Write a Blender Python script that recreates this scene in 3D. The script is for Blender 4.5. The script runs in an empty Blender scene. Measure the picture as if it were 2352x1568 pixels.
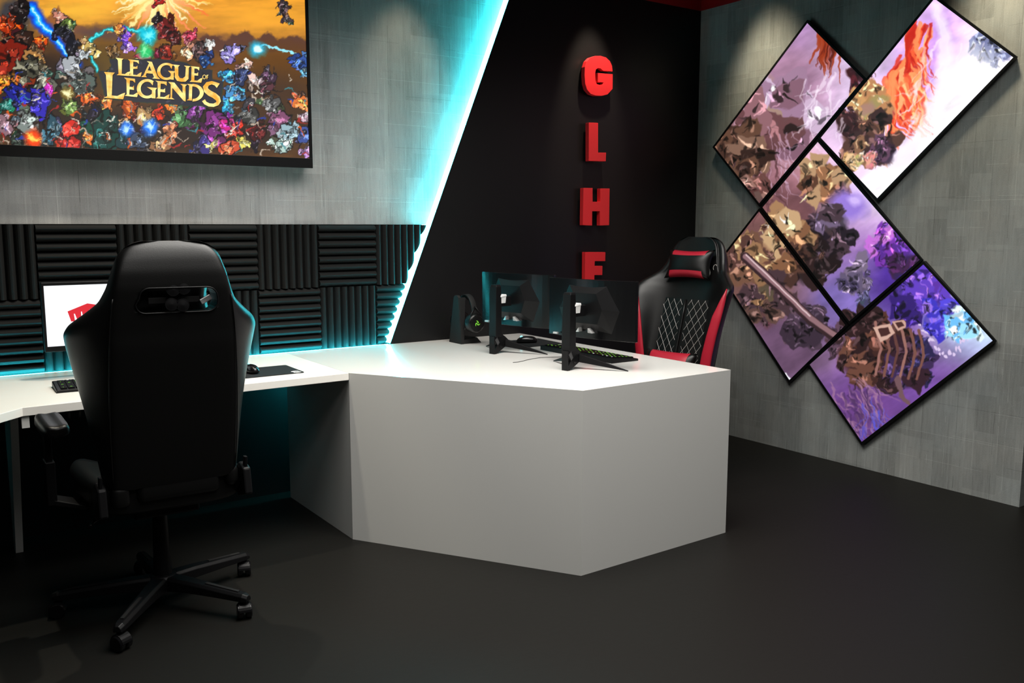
import bpy, bmesh, math, random
import numpy as np
from mathutils import Vector, Matrix
rnd = random.Random(7)
S = bpy.context.scene
COL = S.collection
PI = math.pi

# ------------------------------------------------------------------ camera model
F = 2036.; CX, CY = 1176., 784.; VX = 4132.; HY = 519.
pitch = math.atan((CY-HY)/F)
hd = math.hypot(F, CY-HY)
yaw = PI/2-math.atan((VX-CX)/hd)
fwd = np.array([math.sin(yaw)*math.cos(pitch), math.cos(yaw)*math.cos(pitch), -math.sin(pitch)])
rgt = np.array([math.cos(yaw), -math.sin(yaw), 0.])
upv = np.cross(rgt, fwd)
CAM = np.array([0, 0, 1.3833])
def ray(px, py): return fwd*F+rgt*(px-CX)-upv*(py-CY)
def onz(px, py, z): d = ray(px, py); return CAM+d*((z-CAM[2])/d[2])
def ony(px, py, y): d = ray(px, py); return CAM+d*((y-CAM[1])/d[1])
def onx(px, py, x): d = ray(px, py); return CAM+d*((x-CAM[0])/d[0])
def projv(P):
    v = P-CAM; z = v@fwd
    return CX+F*(v@rgt)/z, CY-F*(v@upv)/z

cam = bpy.data.cameras.new('camera'); co = bpy.data.objects.new('camera', cam); COL.objects.link(co)
cam.sensor_width = 36; cam.lens = 36*F/2352; cam.clip_start = .05; cam.clip_end = 60
co.location = CAM; co.rotation_euler = (PI/2-pitch, 0, -yaw)
S.camera = co

# ------------------------------------------------------------------ materials
def lin(c):
    o = []
    for v in c[:3]:
        v = v/255.
        o.append(v/12.92 if v <= .04045 else ((v+.055)/1.055)**2.4)
    return (*o, 1)
def mat(name, col, rough=.5, metal=0, spec=.5, coat=0, emit=None, estr=0, bump=None, lc=None):
    m = bpy.data.materials.new(name); m.use_nodes = True
    n = m.node_tree.nodes; l = m.node_tree.links
    b = n['Principled BSDF']
    b.inputs['Base Color'].default_value = lc if lc else lin(col)
    b.inputs['Roughness'].default_value = rough
    b.inputs['Metallic'].default_value = metal
    b.inputs['Specular IOR Level'].default_value = spec
    b.inputs['Coat Weight'].default_value = coat
    if emit:
        b.inputs['Emission Color'].default_value = lin(emit) if max(emit) > 1.01 else (*emit, 1)
        b.inputs['Emission Strength'].default_value = estr
    if bump:
        scale, dist, det = bump
        tc = n.new('ShaderNodeTexCoord'); no = n.new('ShaderNodeTexNoise'); bp = n.new('ShaderNodeBump')
        no.inputs['Scale'].default_value = scale; no.inputs['Detail'].default_value = det
        bp.inputs['Distance'].default_value = dist; bp.inputs['Strength'].default_value = .6
        l.new(tc.outputs['Object'], no.inputs['Vector']); l.new(no.outputs['Fac'], bp.inputs['Height'])
        l.new(bp.outputs['Normal'], b.inputs['Normal'])
    return m

def concrete(name, base, horiz):
    """board-marked concrete look wallpaper: patches, fine vertical grain, thin light and dark lines"""
    m = bpy.data.materials.new(name); m.use_nodes = True
    n = m.node_tree.nodes; l = m.node_tree.links; b = n['Principled BSDF']
    def math_(op, a, c=None, v=None):
        q = n.new('ShaderNodeMath'); q.operation = op
        for i, s in enumerate((a, c if c is not None else v)):
            if s is None: continue
            if isinstance(s, (int, float)): q.inputs[i].default_value = s
            else: l.new(s, q.inputs[i])
        return q.outputs[0]
    tc = n.new('ShaderNodeTexCoord'); sx = n.new('ShaderNodeSeparateXYZ')
    l.new(tc.outputs['Object'], sx.inputs[0])
    U = sx.outputs['X' if horiz == 'x' else 'Y']; V = sx.outputs['Z']
    def comb(a, c):
        q = n.new('ShaderNodeCombineXYZ'); l.new(a, q.inputs[0]); l.new(c, q.inputs[1]); return q.outputs[0]
    def noise(vec, sc, det=4, rough=.6):
        q = n.new('ShaderNodeTexNoise'); q.inputs['Scale'].default_value = sc; q.inputs['Detail'].default_value = det
        q.inputs['Roughness'].default_value = rough; l.new(vec, q.inputs['Vector']); return q.outputs['Fac']
    def white(vec):
        q = n.new('ShaderNodeTexWhiteNoise'); q.noise_dimensions = '2D'; l.new(vec, q.inputs['Vector']); return q.outputs['Value']
    total = None
    def add(sig, amp):
        nonlocal total
        s = math_('MULTIPLY', math_('SUBTRACT', sig, .5), amp)
        total = s if total is None else math_('ADD', total, s)
    for (su, sv, ou, ov, amp) in ((.17, .31, .03, .11, .22), (.105, .19, .0, .04, .16), (.33, .52, .1, .2, .20), (.058, .75, .02, 0, .13)):
        # columns of blocks, each column offset by its own amount
        cu = math_('FLOOR', math_('DIVIDE', math_('ADD', U, ou), su))
        qn = n.new('ShaderNodeTexWhiteNoise'); qn.noise_dimensions = '1D'; l.new(cu, qn.inputs['W'])
        sh = math_('MULTIPLY', qn.outputs['Value'], .6)
        cv = math_('FLOOR', math_('DIVIDE', math_('ADD', math_('ADD', V, ov), sh), sv))
        add(white(comb(cu, cv)), amp)
    add(noise(comb(math_('MULTIPLY', U, 9.), math_('MULTIPLY', V, .9)), 9, 5), .5)
    add(noise(comb(U, V), 2.2, 3), .45)
    add(noise(comb(math_('MULTIPLY', U, 2.5), V), 170, 3, .7), .6)
    # thin lines
    def line(coord, period, off, w, other, nsc):
        f = math_('FRACT', math_('DIVIDE', math_('ADD', coord, off), period))
        k = math_('LESS_THAN', f, w/period)
        nz = noise(comb(U, V), nsc, 2)
        return math_('MULTIPLY', k, math_('GREATER_THAN', nz, .5))
    for coord, per, off, w, amp, nsc in ((U, .122, .01, .0022, .26, 3.), (U, .19, .07, .0018, -.36, 4.), (U, .31, .02, .0026,   .3, 2.5), (U, .073, .04, .0014, -.24, 5.),
                                     (V, .155, .02, .0022, .26, 3.), (V, .27, .09, .0018, -.28, 4.), (V, .41, .13, .0025, .26, 2.)):
        s = math_('MULTIPLY', line(coord, per, off, w, None, nsc), amp)
        total = math_('ADD', total, s)
    # rare diagonal scratches
    dg = math_('ADD', math_('MULTIPLY', U, .8), math_('MULTIPLY', V, 1.1))
    s = math_('MULTIPLY', line(dg, .47, .1, .0018, None, 1.7), .12); total = math_('ADD', total, s)
    dg = math_('SUBTRACT', math_('MULTIPLY', U, 1.3), math_('MULTIPLY', V, .9))
    s = math_('MULTIPLY', line(dg, .63, .2, .0018, None, 1.9), .12); total = math_('ADD', total, s)
    fac = math_('ADD', total, 1.)
    hue = n.new('ShaderNodeMix'); hue.data_type = 'RGBA'
    B = lin(base)
    hue.inputs['A'].default_value = (B[0]*.93, B[1]*1.0, B[2]*1.03, 1); hue.inputs['B'].default_value = (B[0]*1.06, B[1]*1.0, B[2]*.93, 1)
    l.new(noise(comb(U, V), 3.1, 3), hue.inputs['Factor'])
    mul = n.new('ShaderNodeVectorMath'); mul.operation = 'SCALE'
    l.new(hue.outputs['Result'], mul.inputs[0]); l.new(fac, mul.inputs['Scale'])
    l.new(mul.outputs[0], b.inputs['Base Color'])
    b.inputs['Roughness'].default_value = .62; b.inputs['Specular IOR Level'].default_value = .3
    bp = n.new('ShaderNodeBump'); bp.inputs['Distance'].default_value = .002; bp.inputs['Strength'].default_value = .5
    l.new(fac, bp.inputs['Height']); l.new(bp.outputs['Normal'], b.inputs['Normal'])
    return m

M = {}
M['concrete_b'] = concrete('board_marked_concrete_back', (141, 141, 142), 'x')
M['concrete_r'] = concrete('board_marked_concrete_right', (138, 141, 140), 'y')
M['floor'] = mat('dark_resin_floor', None, .5, spec=.14, bump=(35, .0006, 3), lc=(.0070, .0066, .0057, 1))
M['ceiling'] = mat('dark_ceiling', None, .8, lc=(.02, .02, .02, 1))
M['room'] = mat('dark_room_wall', None, .7, lc=(.03, .03, .031, 1))
M['redband'] = mat('red_band_paint', None, .4, lc=(.35, .012, .014, 1))
M['blackpanel'] = mat('satin_black_panel', None, .4, spec=.26, lc=(.006, .006, .0065, 1))
M['black'] = mat('black_plastic', None, .42, spec=.22, lc=(.0035, .0035, .004, 1))
M['matblack'] = mat('matt_black', None, .7, spec=.3, lc=(.007, .007, .007, 1))
M['leather'] = mat('black_leatherette', None, .38, spec=.36, bump=(260, .0003, 3), lc=(.0028, .0028, .0028, 1))
M['leather_back'] = mat('black_leatherette_back', None, .5, spec=.35, lc=(.004, .004, .004, 1))
M['redleather'] = mat('red_leatherette', None, .42, bump=(200, .0005, 3), lc=(.42, .012, .03, 1))
M['stitch'] = mat('silver_thread', None, .5, lc=(.42, .4, .37, 1))
M['foam'] = mat('charcoal_acoustic_foam', None, .85, spec=.1, bump=(420, .0008, 2), lc=(.010, .010, .010, 1))
M['white_left'] = mat('glossy_white_laminate_warm_lit', None, .22, coat=.3, lc=(.90, .88, .82, 1))  # white laminate, brightened and warmed for the warm light on the left worktop
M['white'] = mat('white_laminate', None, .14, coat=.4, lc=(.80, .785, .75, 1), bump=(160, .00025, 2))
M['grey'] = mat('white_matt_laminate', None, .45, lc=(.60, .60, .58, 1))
M['red'] = mat('red_acrylic', None, .4, lc=(.62, .018, .022, 1))
M['silver'] = mat('brushed_silver', None, .35, metal=.6, lc=(.6, .6, .6, 1))
M['silverw'] = mat('pale_grey_plastic', None, .4, lc=(.62, .62, .62, 1))
M['glossblack'] = mat('piano_black', None, .2, spec=.32, lc=(.004, .004, .0045, 1))
M['greyplastic'] = mat('dark_grey_plastic', None, .4, lc=(.05, .05, .052, 1))
M['pad'] = mat('cloth_mouse_pad', None, .8, spec=.2, lc=(.012, .013, .014, 1))
M['cyan'] = mat('cyan_led', None, .5, lc=(.3, .8, .85, 1), emit=(.045, .88, .98), estr=80)
M['cyan2'] = mat('cyan_led_desk', None, .5, lc=(.3, .8, .85, 1), emit=(.04, .80, .95), estr=130)
M['green'] = mat('green_backlight', None, .5, lc=(.05, .2, .02, 1), emit=(.28, .8, .05), estr=.7)
M['whiteglow'] = mat('white_indicator', None, .5, lc=(.5, .5, .5, 1), emit=(.8, .85, .9), estr=.9)
M['cyanglow'] = mat('cyan_indicator', None, .5, lc=(.1, .5, .5, 1), emit=(.4, .95, 1.), estr=1.0)
M['screenwhite'] = mat('lit_white_screen', None, .3, lc=(.02, .02, .02, 1), emit=(.93, .96, 1.), estr=1.15)
M['logored'] = mat('lit_red_mark', None, .3, lc=(.02, .0, .0, 1), emit=(.75, .03, .045), estr=1.)
M['whiteprint'] = mat('white_print', None, .5, lc=(.8, .8, .8, 1))
M['lamp'] = mat('lamp_face', None, .5, lc=(.8, .8, .8, 1), emit=(1, .9, .75), estr=6)

def screen_mat():
    m = bpy.data.materials.new('lit_screen_picture'); m.use_nodes = True
    n = m.node_tree.nodes; l = m.node_tree.links; b = n['Principled BSDF']
    a = n.new('ShaderNodeAttribute'); a.attribute_name = 'picture'
    b.inputs['Base Color'].default_value = (.01, .01, .01, 1); b.inputs['Roughness'].default_value = .35
    l.new(a.outputs['Color'], b.inputs['Emission Color']); b.inputs['Emission Strength'].default_value = 1.1
    return m
M['picture'] = screen_mat()

# ------------------------------------------------------------------ mesh helpers
def link(o, parent=None):
    COL.objects.link(o)
    if parent: o.parent = parent
    return o
def mesh(name, verts, faces, m, parent=None, smooth=False, bevel=0, sub=0, loc=None, rot=None, seg=2):
    me = bpy.data.meshes.new(name); me.from_pydata([tuple(map(float, v)) for v in verts], [], [tuple(f) for f in faces])
    bm = bmesh.new(); bm.from_mesh(me); bmesh.ops.recalc_face_normals(bm, faces=bm.faces); bm.to_mesh(me); bm.free()
    for k in (m if isinstance(m, (list, tuple)) else [m]): me.materials.append(M[k])
    if smooth:
        me.polygons.foreach_set('use_smooth', [True]*len(me.polygons))
    o = bpy.data.objects.new(name, me); link(o, parent)
    if loc: o.location = loc
    if rot: o.rotation_euler = rot
    if bevel:
        b = o.modifiers.new('bevel', 'BEVEL'); b.width = bevel; b.segments = seg; b.limit_method = 'ANGLE'; b.angle_limit = math.radians(35)
        b.harden_normals = False
    if sub:
        s = o.modifiers.new('sub', 'SUBSURF'); s.levels = sub; s.render_levels = sub
    return o
BF = [(0, 1, 3, 2), (4, 6, 7, 5), (0, 4, 5, 1), (2, 3, 7, 6), (0, 2, 6, 4), (1, 5, 7, 3)]
def boxv(x0, x1, y0, y1, z0, z1):
    return [(x, y, z) for x in (x0, x1) for y in (y0, y1) for z in (z0, z1)]
def box(name, x0, x1, y0, y1, z0, z1, m, parent=None, bevel=0, **k):
    return mesh(name, boxv(x0, x1, y0, y1, z0, z1), BF, m, parent, bevel=bevel, **k)
class MB:
    def __init__(s): s.v = []; s.f = []; s.mi = []
    def add(s, v, f, mi=0):
        o = len(s.v); s.v += [tuple(q) for q in v]; s.f += [tuple(i+o for i in q) for q in f]; s.mi += [mi]*len(f)
    def box(s, *a, mi=0): s.add(boxv(*a), BF, mi)
    def obj(s, name, m, parent=None, **k):
        o = mesh(name, s.v, s.f, m, parent, **k)
        if isinstance(m, (list, tuple)): o.data.polygons.foreach_set('material_index', s.mi)
        return o
def prism(poly, fn, d0, d1):
    """poly 2D -> (verts, faces) extruded from d0 to d1; fn(a,b,d) -> xyz"""
    n = len(poly)
    v = [fn(a, b, d0) for a, b in poly]+[fn(a, b, d1) for a, b in poly]
    f = [tuple(range(n)), tuple(range(2*n-1, n-1, -1))]+[(i, (i+1) % n, n+(i+1) % n, n+i) for i in range(n)]
    return v, f
def tubev(pts, r, n=8, closed=False):
    P = [Vector(p) for p in pts]; N = len(P)
    rs = r if isinstance(r, (list, tuple)) else [r]*N
    v = []; f = []
    ref = Vector((0, 0, 1))
    prev = None
    for i, p in enumerate(P):
        a = P[(i-1) % N] if (closed or i > 0) else p
        b = P[(i+1) % N] if (closed or i < N-1) else p
        t = (b-a).normalized()
        if prev is None:
            s = t.cross(ref)
            if s.length < .1: s = t.cross(Vector((1, 0, 0)))
        else:
            s = prev-t*prev.dot(t)
        s.normalize(); prev = s
        w = t.cross(s)
        for k in range(n):
            an = 2*PI*k/n
            v.append(p+(s*math.cos(an)+w*math.sin(an))*rs[i])
    m = N if closed else N-1
    for i in range(m):
        for k in range(n):
            j = (i+1) % N
            f.append((i*n+k, i*n+(k+1) % n, j*n+(k+1) % n, j*n+k))
    if not closed: f += [tuple(range(n-1, -1, -1)), tuple((N-1)*n+k for k in range(n))]
    return v, f
def tube(name, pts, r, m, parent=None, n=8, closed=False, **k):
    v, f = tubev(pts, r, n, closed); return mesh(name, v, f, m, parent, smooth=True, **k)
def loftv(rings):
    n = len(rings[0]); v = [p for r in rings for p in r]; f = []
    for i in range(len(rings)-1):
        for k in range(n):
            f.append((i*n+k, i*n+(k+1) % n, (i+1)*n+(k+1) % n, (i+1)*n+k))
    f += [tuple(range(n-1, -1, -1)), tuple((len(rings)-1)*n+k for k in range(n))]
    return v, f
def lathev(prof, n=24, c=(0, 0, 0), ax='z'):
    rings = []
    for r, h in prof:
        ring = []
        for k in range(n):
            a = 2*PI*k/n; p = (r*math.cos(a), r*math.sin(a), h)
            if ax == 'x': p = (h, r*math.cos(a), r*math.sin(a))
            if ax == 'y': p = (r*math.sin(a), h, r*math.cos(a))
            ring.append((p[0]+c[0], p[1]+c[1], p[2]+c[2]))
        rings.append(ring)
    return loftv(rings)
def empty(name, loc, rz=0):
    o = bpy.data.objects.new(name, None); o.empty_display_size = .1; COL.objects.link(o)
    o.location = loc; o.rotation_euler = (0, 0, rz); return o
def tag(o, label, cat, group=None, kind=None):
    o['label'] = label; o['category'] = cat
    if group: o['group'] = group
    if kind: o['kind'] = kind
    return o
def struct(o): o['kind'] = 'structure'; return o
def copy_tree(o, parent=None):
    c = o.copy(); COL.objects.link(c)
    if parent: c.parent = parent
    for ch in list(o.children): copy_tree(ch, c)
    return c

# ------------------------------------------------------------------ room shell
YP = 4.284      # face of the black slanted panel
YC = 4.33       # face of the concrete on the back wall
XR = 4.495      # face of the right wall
ZB = 2.79       # underside of the red band
ZC = 3.1
struct(box('floor', -3.2, 6.2, -3.2, 4.6, -.1, 0, 'floor'))
struct(box('ceiling', -3.2, 6.2, -3.2, 4.6, ZC, ZC+.1, 'ceiling'))
struct(box('wall_left', -3.2, -3.1, -3.2, 4.6, 0, ZC, 'room'))
struct(box('wall_front', -3.1, 6.2, -3.2, -3.1, 0, ZC, 'room'))
struct(box('wall_back', -3.1, 6.2, 4.385, 4.6, 0, ZC, 'matblack'))
def sx_at(z):   # x of the slanted edge of the black panel
    a = ony(1168, 0, YP); b = ony(896, 790, YP)
    return a[0]+(z-a[2])*(b[0]-a[0])/(b[2]-a[2])
# concrete field above the foam, its right end runs behind the black panel
v, f = prism([(-3.1, 1.392), (sx_at(1.392)-.0055, 1.392), (sx_at(ZB)-.0055, ZB), (-3.1, ZB)], lambda a, b, d: (a, d, b), YC, 4.385)
struct(mesh('wall_back', v, f, 'concrete_b'))
# right wall : concrete cladding that ends in a visible edge, dark door recess beyond
struct(box('wall_right', XR, 4.55, 2.06, YP, 0, ZB, 'concrete_r'))
struct(box('wall_right', 4.55, 4.75, 2.06, 4.385, 0, ZC, 'matblack'))
struct(box('wall_right', 5.9, 6.2, -3.1, 2.06, 0, ZC, 'matblack'))
struct(box('door_1', 4.62, 4.68, 1.10, 2.055, .0, 2.2, 'matblack'))
struct(box('wall_right', 4.62, 4.72, -3.1, 1.08, 0, ZC, 'room'))
struct(box('trim_1', -3.1, XR, YP, 4.385, ZB, ZC, 'redband'))
struct(box('trim_2', XR, 4.55, 2.06, YP, ZB, ZC, 'redband'))
# black slanted panel standing proud of the wall
v, f = prism([(sx_at(0.0), 0.0), (XR-.001, 0.0), (XR-.001, ZB-.001), (sx_at(ZB), ZB-.001)], lambda a, b, d: (a, d, b), YP, 4.384)
acc = mesh('accent_panel', v, f, 'blackpanel')
tag(acc, 'tall satin black wall panel with slanted cyan edge behind the red letters', 'wall panel')
# LED strip recessed on the panel's slanted edge
def slant_strip(name, z0, z1, y0, y1, w, m):
    vs = [(sx_at(z)-dx, y, z) for z in (z0, z1) for dx in (w, .0005) for y in (y0, y1)]
    return mesh(name, vs, [(0, 1, 3, 2), (4, 6, 7, 5), (0, 4, 5, 1), (2, 3, 7, 6), (0, 2, 6, 4), (1, 5, 7, 3)], m)
ls = slant_strip('light_strip', .756, ZB-.002, YP+.001, 4.384, .004, 'cyan')
tag(ls, 'glowing cyan light strip along slanted edge of black wall panel', 'light strip')

# ------------------------------------------------------------------ acoustic foam
def foam_tile(x0, z0, horiz):
    T = .3225; n = 8; amp = .036; back = 4.385; yb = 4.345
    prof = []
    for i in range(n):
        for k in range(6):
            t = k/6.; h = abs(math.sin(PI*t))**.65
            prof.append(((i+t)/n*T, yb-amp*h))
    prof.append((T, yb))
    vs = []; fs = []
    e = .0015
    # surface ring + back
    poly = [(u, y) for u, y in prof]+[(T, back), (0, back)]
    if horiz: fn = lambda u, y, d: (x0+d, y, z0+u)
    else: fn = lambda u, y, d: (x0+u, y, z0+d)
    vs, fs = prism(poly, fn, e, T-e)
    o = mesh('acoustic_foam_tile', vs, fs, 'foam')
    bm = bmesh.new(); bm.from_mesh(o.data)
    # cut along the slanted black panel
    p0 = Vector((sx_at(.756)-.014, 4.3, .756)); p1 = Vector((sx_at(1.39)-.014, 4.3, 1.39))
    d = (p1-p0).normalized(); nrm = Vector((d.z, 0, -d.x))
    for c, no in ((p0, nrm), (Vector((0, 0, 1.390)), Vector((0, 0, 1)))):
        r = bmesh.ops.bisect_plane(bm, geom=bm.verts[:]+bm.edges[:]+bm.faces[:], plane_co=c, plane_no=no, clear_outer=True)
        ed = [g for g in r['geom_cut'] if isinstance(g, bmesh.types.BMEdge)]
        if ed: bmesh.ops.holes_fill(bm, edges=ed)
    bm.to_mesh(o.data); bm.free()
    return o
pos = ['furthest left', 'second from the left', 'third from the left', 'fourth from the left', 'fifth from the left', 'sixth from the left', 'last one beside the cyan edge']
zt = 1.392-.3225; zbm = zt-.3225
for k in range(7):
    x0 = .185+.3215*k
    for r, z0 in ((0, zt), (1, zbm)):
        hz = (k % 2 == 1) if r == 0 else (k % 2 == 0)
        o = foam_tile(x0, z0, hz)
        if len(o.data.vertices) == 0: bpy.data.objects.remove(o); continue
        tag(o, 'dark %s-ridged foam tile, %s row, %s' % ('horizontally' if hz else 'vertically', 'upper' if r == 0 else 'lower', pos[k]), 'foam tile', 'acoustic foam tiles on the back wall')
for r, z0 in ((0, zt), (1, zbm)):       # one more column beyond the frame edge
    o = foam_tile(.185-.3215, z0, r == 0)
    tag(o, 'dark foam tile at far left end of the %s row' % ('upper' if r == 0 else 'lower'), 'foam tile', 'acoustic foam tiles on the back wall')

# ------------------------------------------------------------------ wall letters G L H F
def letter(ch, poly, lab):
    pts = [ony(1280+x/2.375, y/2.375, 4.236) for x, y in poly]
    cx = sum(p[0] for p in pts)/len(pts); z0 = min(p[2] for p in pts)
    v, f = prism([(p[0]-cx, p[2]-z0) for p in pts], lambda a, b, d: (a, d, b), 0, .032)
    o = mesh('wall_letter', v, f, 'red', bevel=.0012, loc=(cx, 4.236, z0))
    w = max(p[0] for p in pts)-min(p[0] for p in pts); h = max(p[2] for p in pts)-z0
    s = mesh('standoff_mount', boxv(-.015, .015, .0319, .0475, h*.45, h*.55) if ch not in 'G' else boxv(-w*.42, -w*.3, .0319, .0475, h*.45, h*.55), BF, 'matblack', o)
    if ch in 'LF': s.location.x = -w*.18
    tag(o, lab, 'letter', 'red letters on the black panel')
Gp = [(302, 390), (299, 360), (288, 334), (266, 313), (238, 305), (208, 305), (180, 314), (161, 334), (151, 365), (149, 410), (152, 455), (162, 488), (182, 512), (210, 522), (245, 523), (275, 515), (302, 485),
      (303, 405), (222, 398), (222, 448), (253, 450), (249, 460), (232, 463), (216, 458), (209, 440), (207, 400), (211, 380), (222, 371), (237, 374), (250, 386)]
letter('G', Gp, 'raised red letter G, topmost of the column of letters')
letter('L', [(172, 668), (223, 670), (223, 832), (267, 832), (265, 880), (172, 878)], 'raised red letter L below the letter G')
letter('H', [(143, 1025), (193, 1025), (193, 1100), (235, 1100), (235, 1028), (286, 1028), (283, 1228), (233, 1230), (233, 1152), (191, 1152), (190, 1230), (140, 1228)], 'raised red letter H between the L and the F')
letter('F', [(153, 1375), (263, 1375), (262, 1424), (205, 1424), (204, 1450), (247, 1450), (246, 1500), (203, 1500), (201, 1582), (151, 1580)], 'raised red letter F, lowest letter, partly behind the monitors')

# ------------------------------------------------------------------ picture painter (generic art, no figures)
def vnoise(x, y, seed):
    xi = np.floor(x).astype(np.int64); yi = np.floor(y).astype(np.int64)
    fx = x-xi; fy = y-yi; fx = fx*fx*(3-2*fx); fy = fy*fy*(3-2*fy)
    def h(a, b):
        n = (a*374761393+b*668265263+seed*1442695041) & 0x7fffffff
        n = ((n ^ (n >> 13))*1274126177) & 0x7fffffff
        return ((n ^ (n >> 16)) & 0xffff)/65535.
    return (h(xi, yi)*(1-fx)+h(xi+1, yi)*fx)*(1-fy)+(h(xi, yi+1)*(1-fx)+h(xi+1, yi+1)*fx)*fy
def fbm(x, y, sc, seed, o=4):
    s = 0; a = .5; t = 0
    for i in range(o):
        s = s+a*vnoise(x/sc*2**i, y/sc*2**i, seed+i); t += a; a *= .55
    return s/t
class Paint:
    def __init__(s, px, py, warp=5, wsc=14, seed=1):
        s.x0, s.y0 = px, py
        s.x = px+(fbm(px, py, wsc, seed)-.5)*2*warp; s.y = py+(fbm(px, py, wsc, seed+50)-.5)*2*warp
        s.c = np.zeros((len(px), 3))
    def mixin(s, idx, a, col):
        col = np.array(col, float)/255.
        s.c[idx] = s.c[idx]*(1-a[:, None])+col*a[:, None]
    def blob(s, x, y, rx, ry, col, rot=0, soft=.4, a=1.):
        R = max(rx, ry)*(1+soft)*1.1
        idx = np.where((abs(s.x-x) < R) & (abs(s.y-y) < R))[0]
        if not len(idx): return
        dx = s.x[idx]-x; dy = s.y[idx]-y; c, q = math.cos(rot), math.sin(rot)
        d = np.sqrt(((dx*c+dy*q)/rx)**2+((-dx*q+dy*c)/ry)**2)
        s.mixin(idx, a*np.clip((1+soft/2-d)/soft, 0, 1), col)
    def stroke(s, pts, w0, w1, col, soft=1., a=1.):
        xs = [p[0] for p in pts]; ys = [p[1] for p in pts]; m = max(w0, w1)+soft+1
        idx = np.where((s.x > min(xs)-m) & (s.x < max(xs)+m) & (s.y > min(ys)-m) & (s.y < max(ys)+m))[0]
        if not len(idx): return
        X = s.x[idx]; Y = s.y[idx]; best = np.full(len(idx), -1e9); n = len(pts)-1
        for i in range(n):
            ax, ay = pts[i]; bx, by = pts[i+1]; L = (bx-ax)**2+(by-ay)**2+1e-9
            t = np.clip(((X-ax)*(bx-ax)+(Y-ay)*(by-ay))/L, 0, 1)
            d = np.hypot(X-ax-t*(bx-ax), Y-ay-t*(by-ay)); w = w0+(w1-w0)*(i+t)/n
            best = np.maximum(best, w-d)
        s.mixin(idx, a*np.clip(best/soft+.5, 0, 1), col)
    def poly(s, pts, col, soft=1., a=1.):
        P = np.array(pts, float); mn = P.min(0)-soft; mx = P.max(0)+soft
        idx = np.where((s.x > mn[0]) & (s.x < mx[0]) & (s.y > mn[1]) & (s.y < mx[1]))[0]
        if not len(idx): return
        X = s.x[idx]; Y = s.y[idx]; ins = np.zeros(len(idx), bool); dm = np.full(len(idx), 1e9); n = len(P)
        for i in range(n):
            ax, ay = P[i]; bx, by = P[(i+1) % n]
            c = ((ay > Y) != (by > Y)) & (X < (bx-ax)*(Y-ay)/(by-ay+1e-12)+ax); ins ^= c
            L = (bx-ax)**2+(by-ay)**2+1e-9; t = np.clip(((X-ax)*(bx-ax)+(Y-ay)*(by-ay))/L, 0, 1)
            dm = np.minimum(dm, np.hypot(X-ax-t*(bx-ax), Y-ay-t*(by-ay)))
        sd = np.where(ins, dm, -dm)
        s.mixin(idx, a*np.clip(sd/soft+.5, 0, 1), col)
    def shard(s, x, y, r, col, rg, outline=True, detail=4, soft=1., hl=1.):
        """irregular lump of debris with light and dark facets"""
        n = rg.randint(6, 10); ph = rg.random()*6.3; ex = rg.uniform(.7, 1.25)
        pts = []
        for i in range(n):
            a = ph+2*PI*i/n; q = r*rg.uniform(.55, 1.25); pts.append((x+math.cos(a)*q*ex, y+math.sin(a)*q/ex))
        if outline: s.poly([(x+(px-x)*1.12, y+(py-y)*1.12) for px, py in pts], (12, 8, 10), soft)
        s.poly(pts, col, soft)
        for i in range(detail):
            a = rg.random()*6.3; d = r*rg.random()*.7; cx = x+math.cos(a)*d; cy = y+math.sin(a)*d
            k = rg.choice((.2, .35, .5, 1.5, 1.9))
            c2 = [min(255, v*k+(25 if k > 1 else 0)) for v in col]
            a2 = rg.random()*6.3; L = r*rg.uniform(.3, .8); b = rg.uniform(-.5, .5)
            s.stroke([(cx, cy), (cx+math.cos(a2)*L*.5, cy+math.sin(a2)*L*.5), (cx+math.cos(a2+b)*L, cy+math.sin(a2+b)*L)], r*rg.uniform(.06, .2), .4, c2, soft)
        for i in range(detail//2):
            a = rg.random()*6.3; d = r*rg.random()*.9; cx = x+math.cos(a)*d; cy = y+math.sin(a)*d
            s.stroke([(cx, cy), (cx+rg.uniform(-.4, .4)*r, cy+rg.uniform(-.4, .4)*r)], .9, .4, [min(255, v*.6+130*hl) for v in col], soft, .4+.6*hl)

def screen_mesh(name, quad, nu, nv, parent, painter, org):
    """quad corners (3D, p00 p10 p11 p01) -> dense grid carrying the picture"""
    q = [np.array(p) for p in quad]
    u = np.linspace(0, 1, nu); v = np.linspace(0, 1, nv); U, V = np.meshgrid(u, v); U = U.ravel()[:, None]; V = V.ravel()[:, None]
    P = (q[0]*(1-U)+q[1]*U)*(1-V)+(q[3]*(1-U)+q[2]*U)*V
    px, py = projv(P)
    c = np.clip(painter(px, py), 0, 1)
    c = np.where(c <= .04045, c/12.92, ((c+.055)/1.055)**2.4)
    me = bpy.data.meshes.new(name)
    nf = (nu-1)*(nv-1)
    me.vertices.add(nu*nv); me.vertices.foreach_set('co', (P-np.array(org)).ravel())
    me.loops.add(nf*4); me.polygons.add(nf)
    i = np.arange(nv-1)[:, None]*nu+np.arange(nu-1)[None, :]; i = i.ravel()
    me.loops.foreach_set('vertex_index', np.stack([i, i+1, i+nu+1, i+nu], 1).ravel())
    me.polygons.foreach_set('loop_start', np.arange(nf)*4)
    me.update(calc_edges=True)
    at = me.color_attributes.new('picture', 'FLOAT_COLOR', 'POINT')
    at.data.foreach_set('color', np.concatenate([c, np.ones((len(c), 1))], 1).ravel())
    me.materials.append(M['picture'])
    o = bpy.data.objects.new(name, me); link(o, parent); return o

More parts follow.
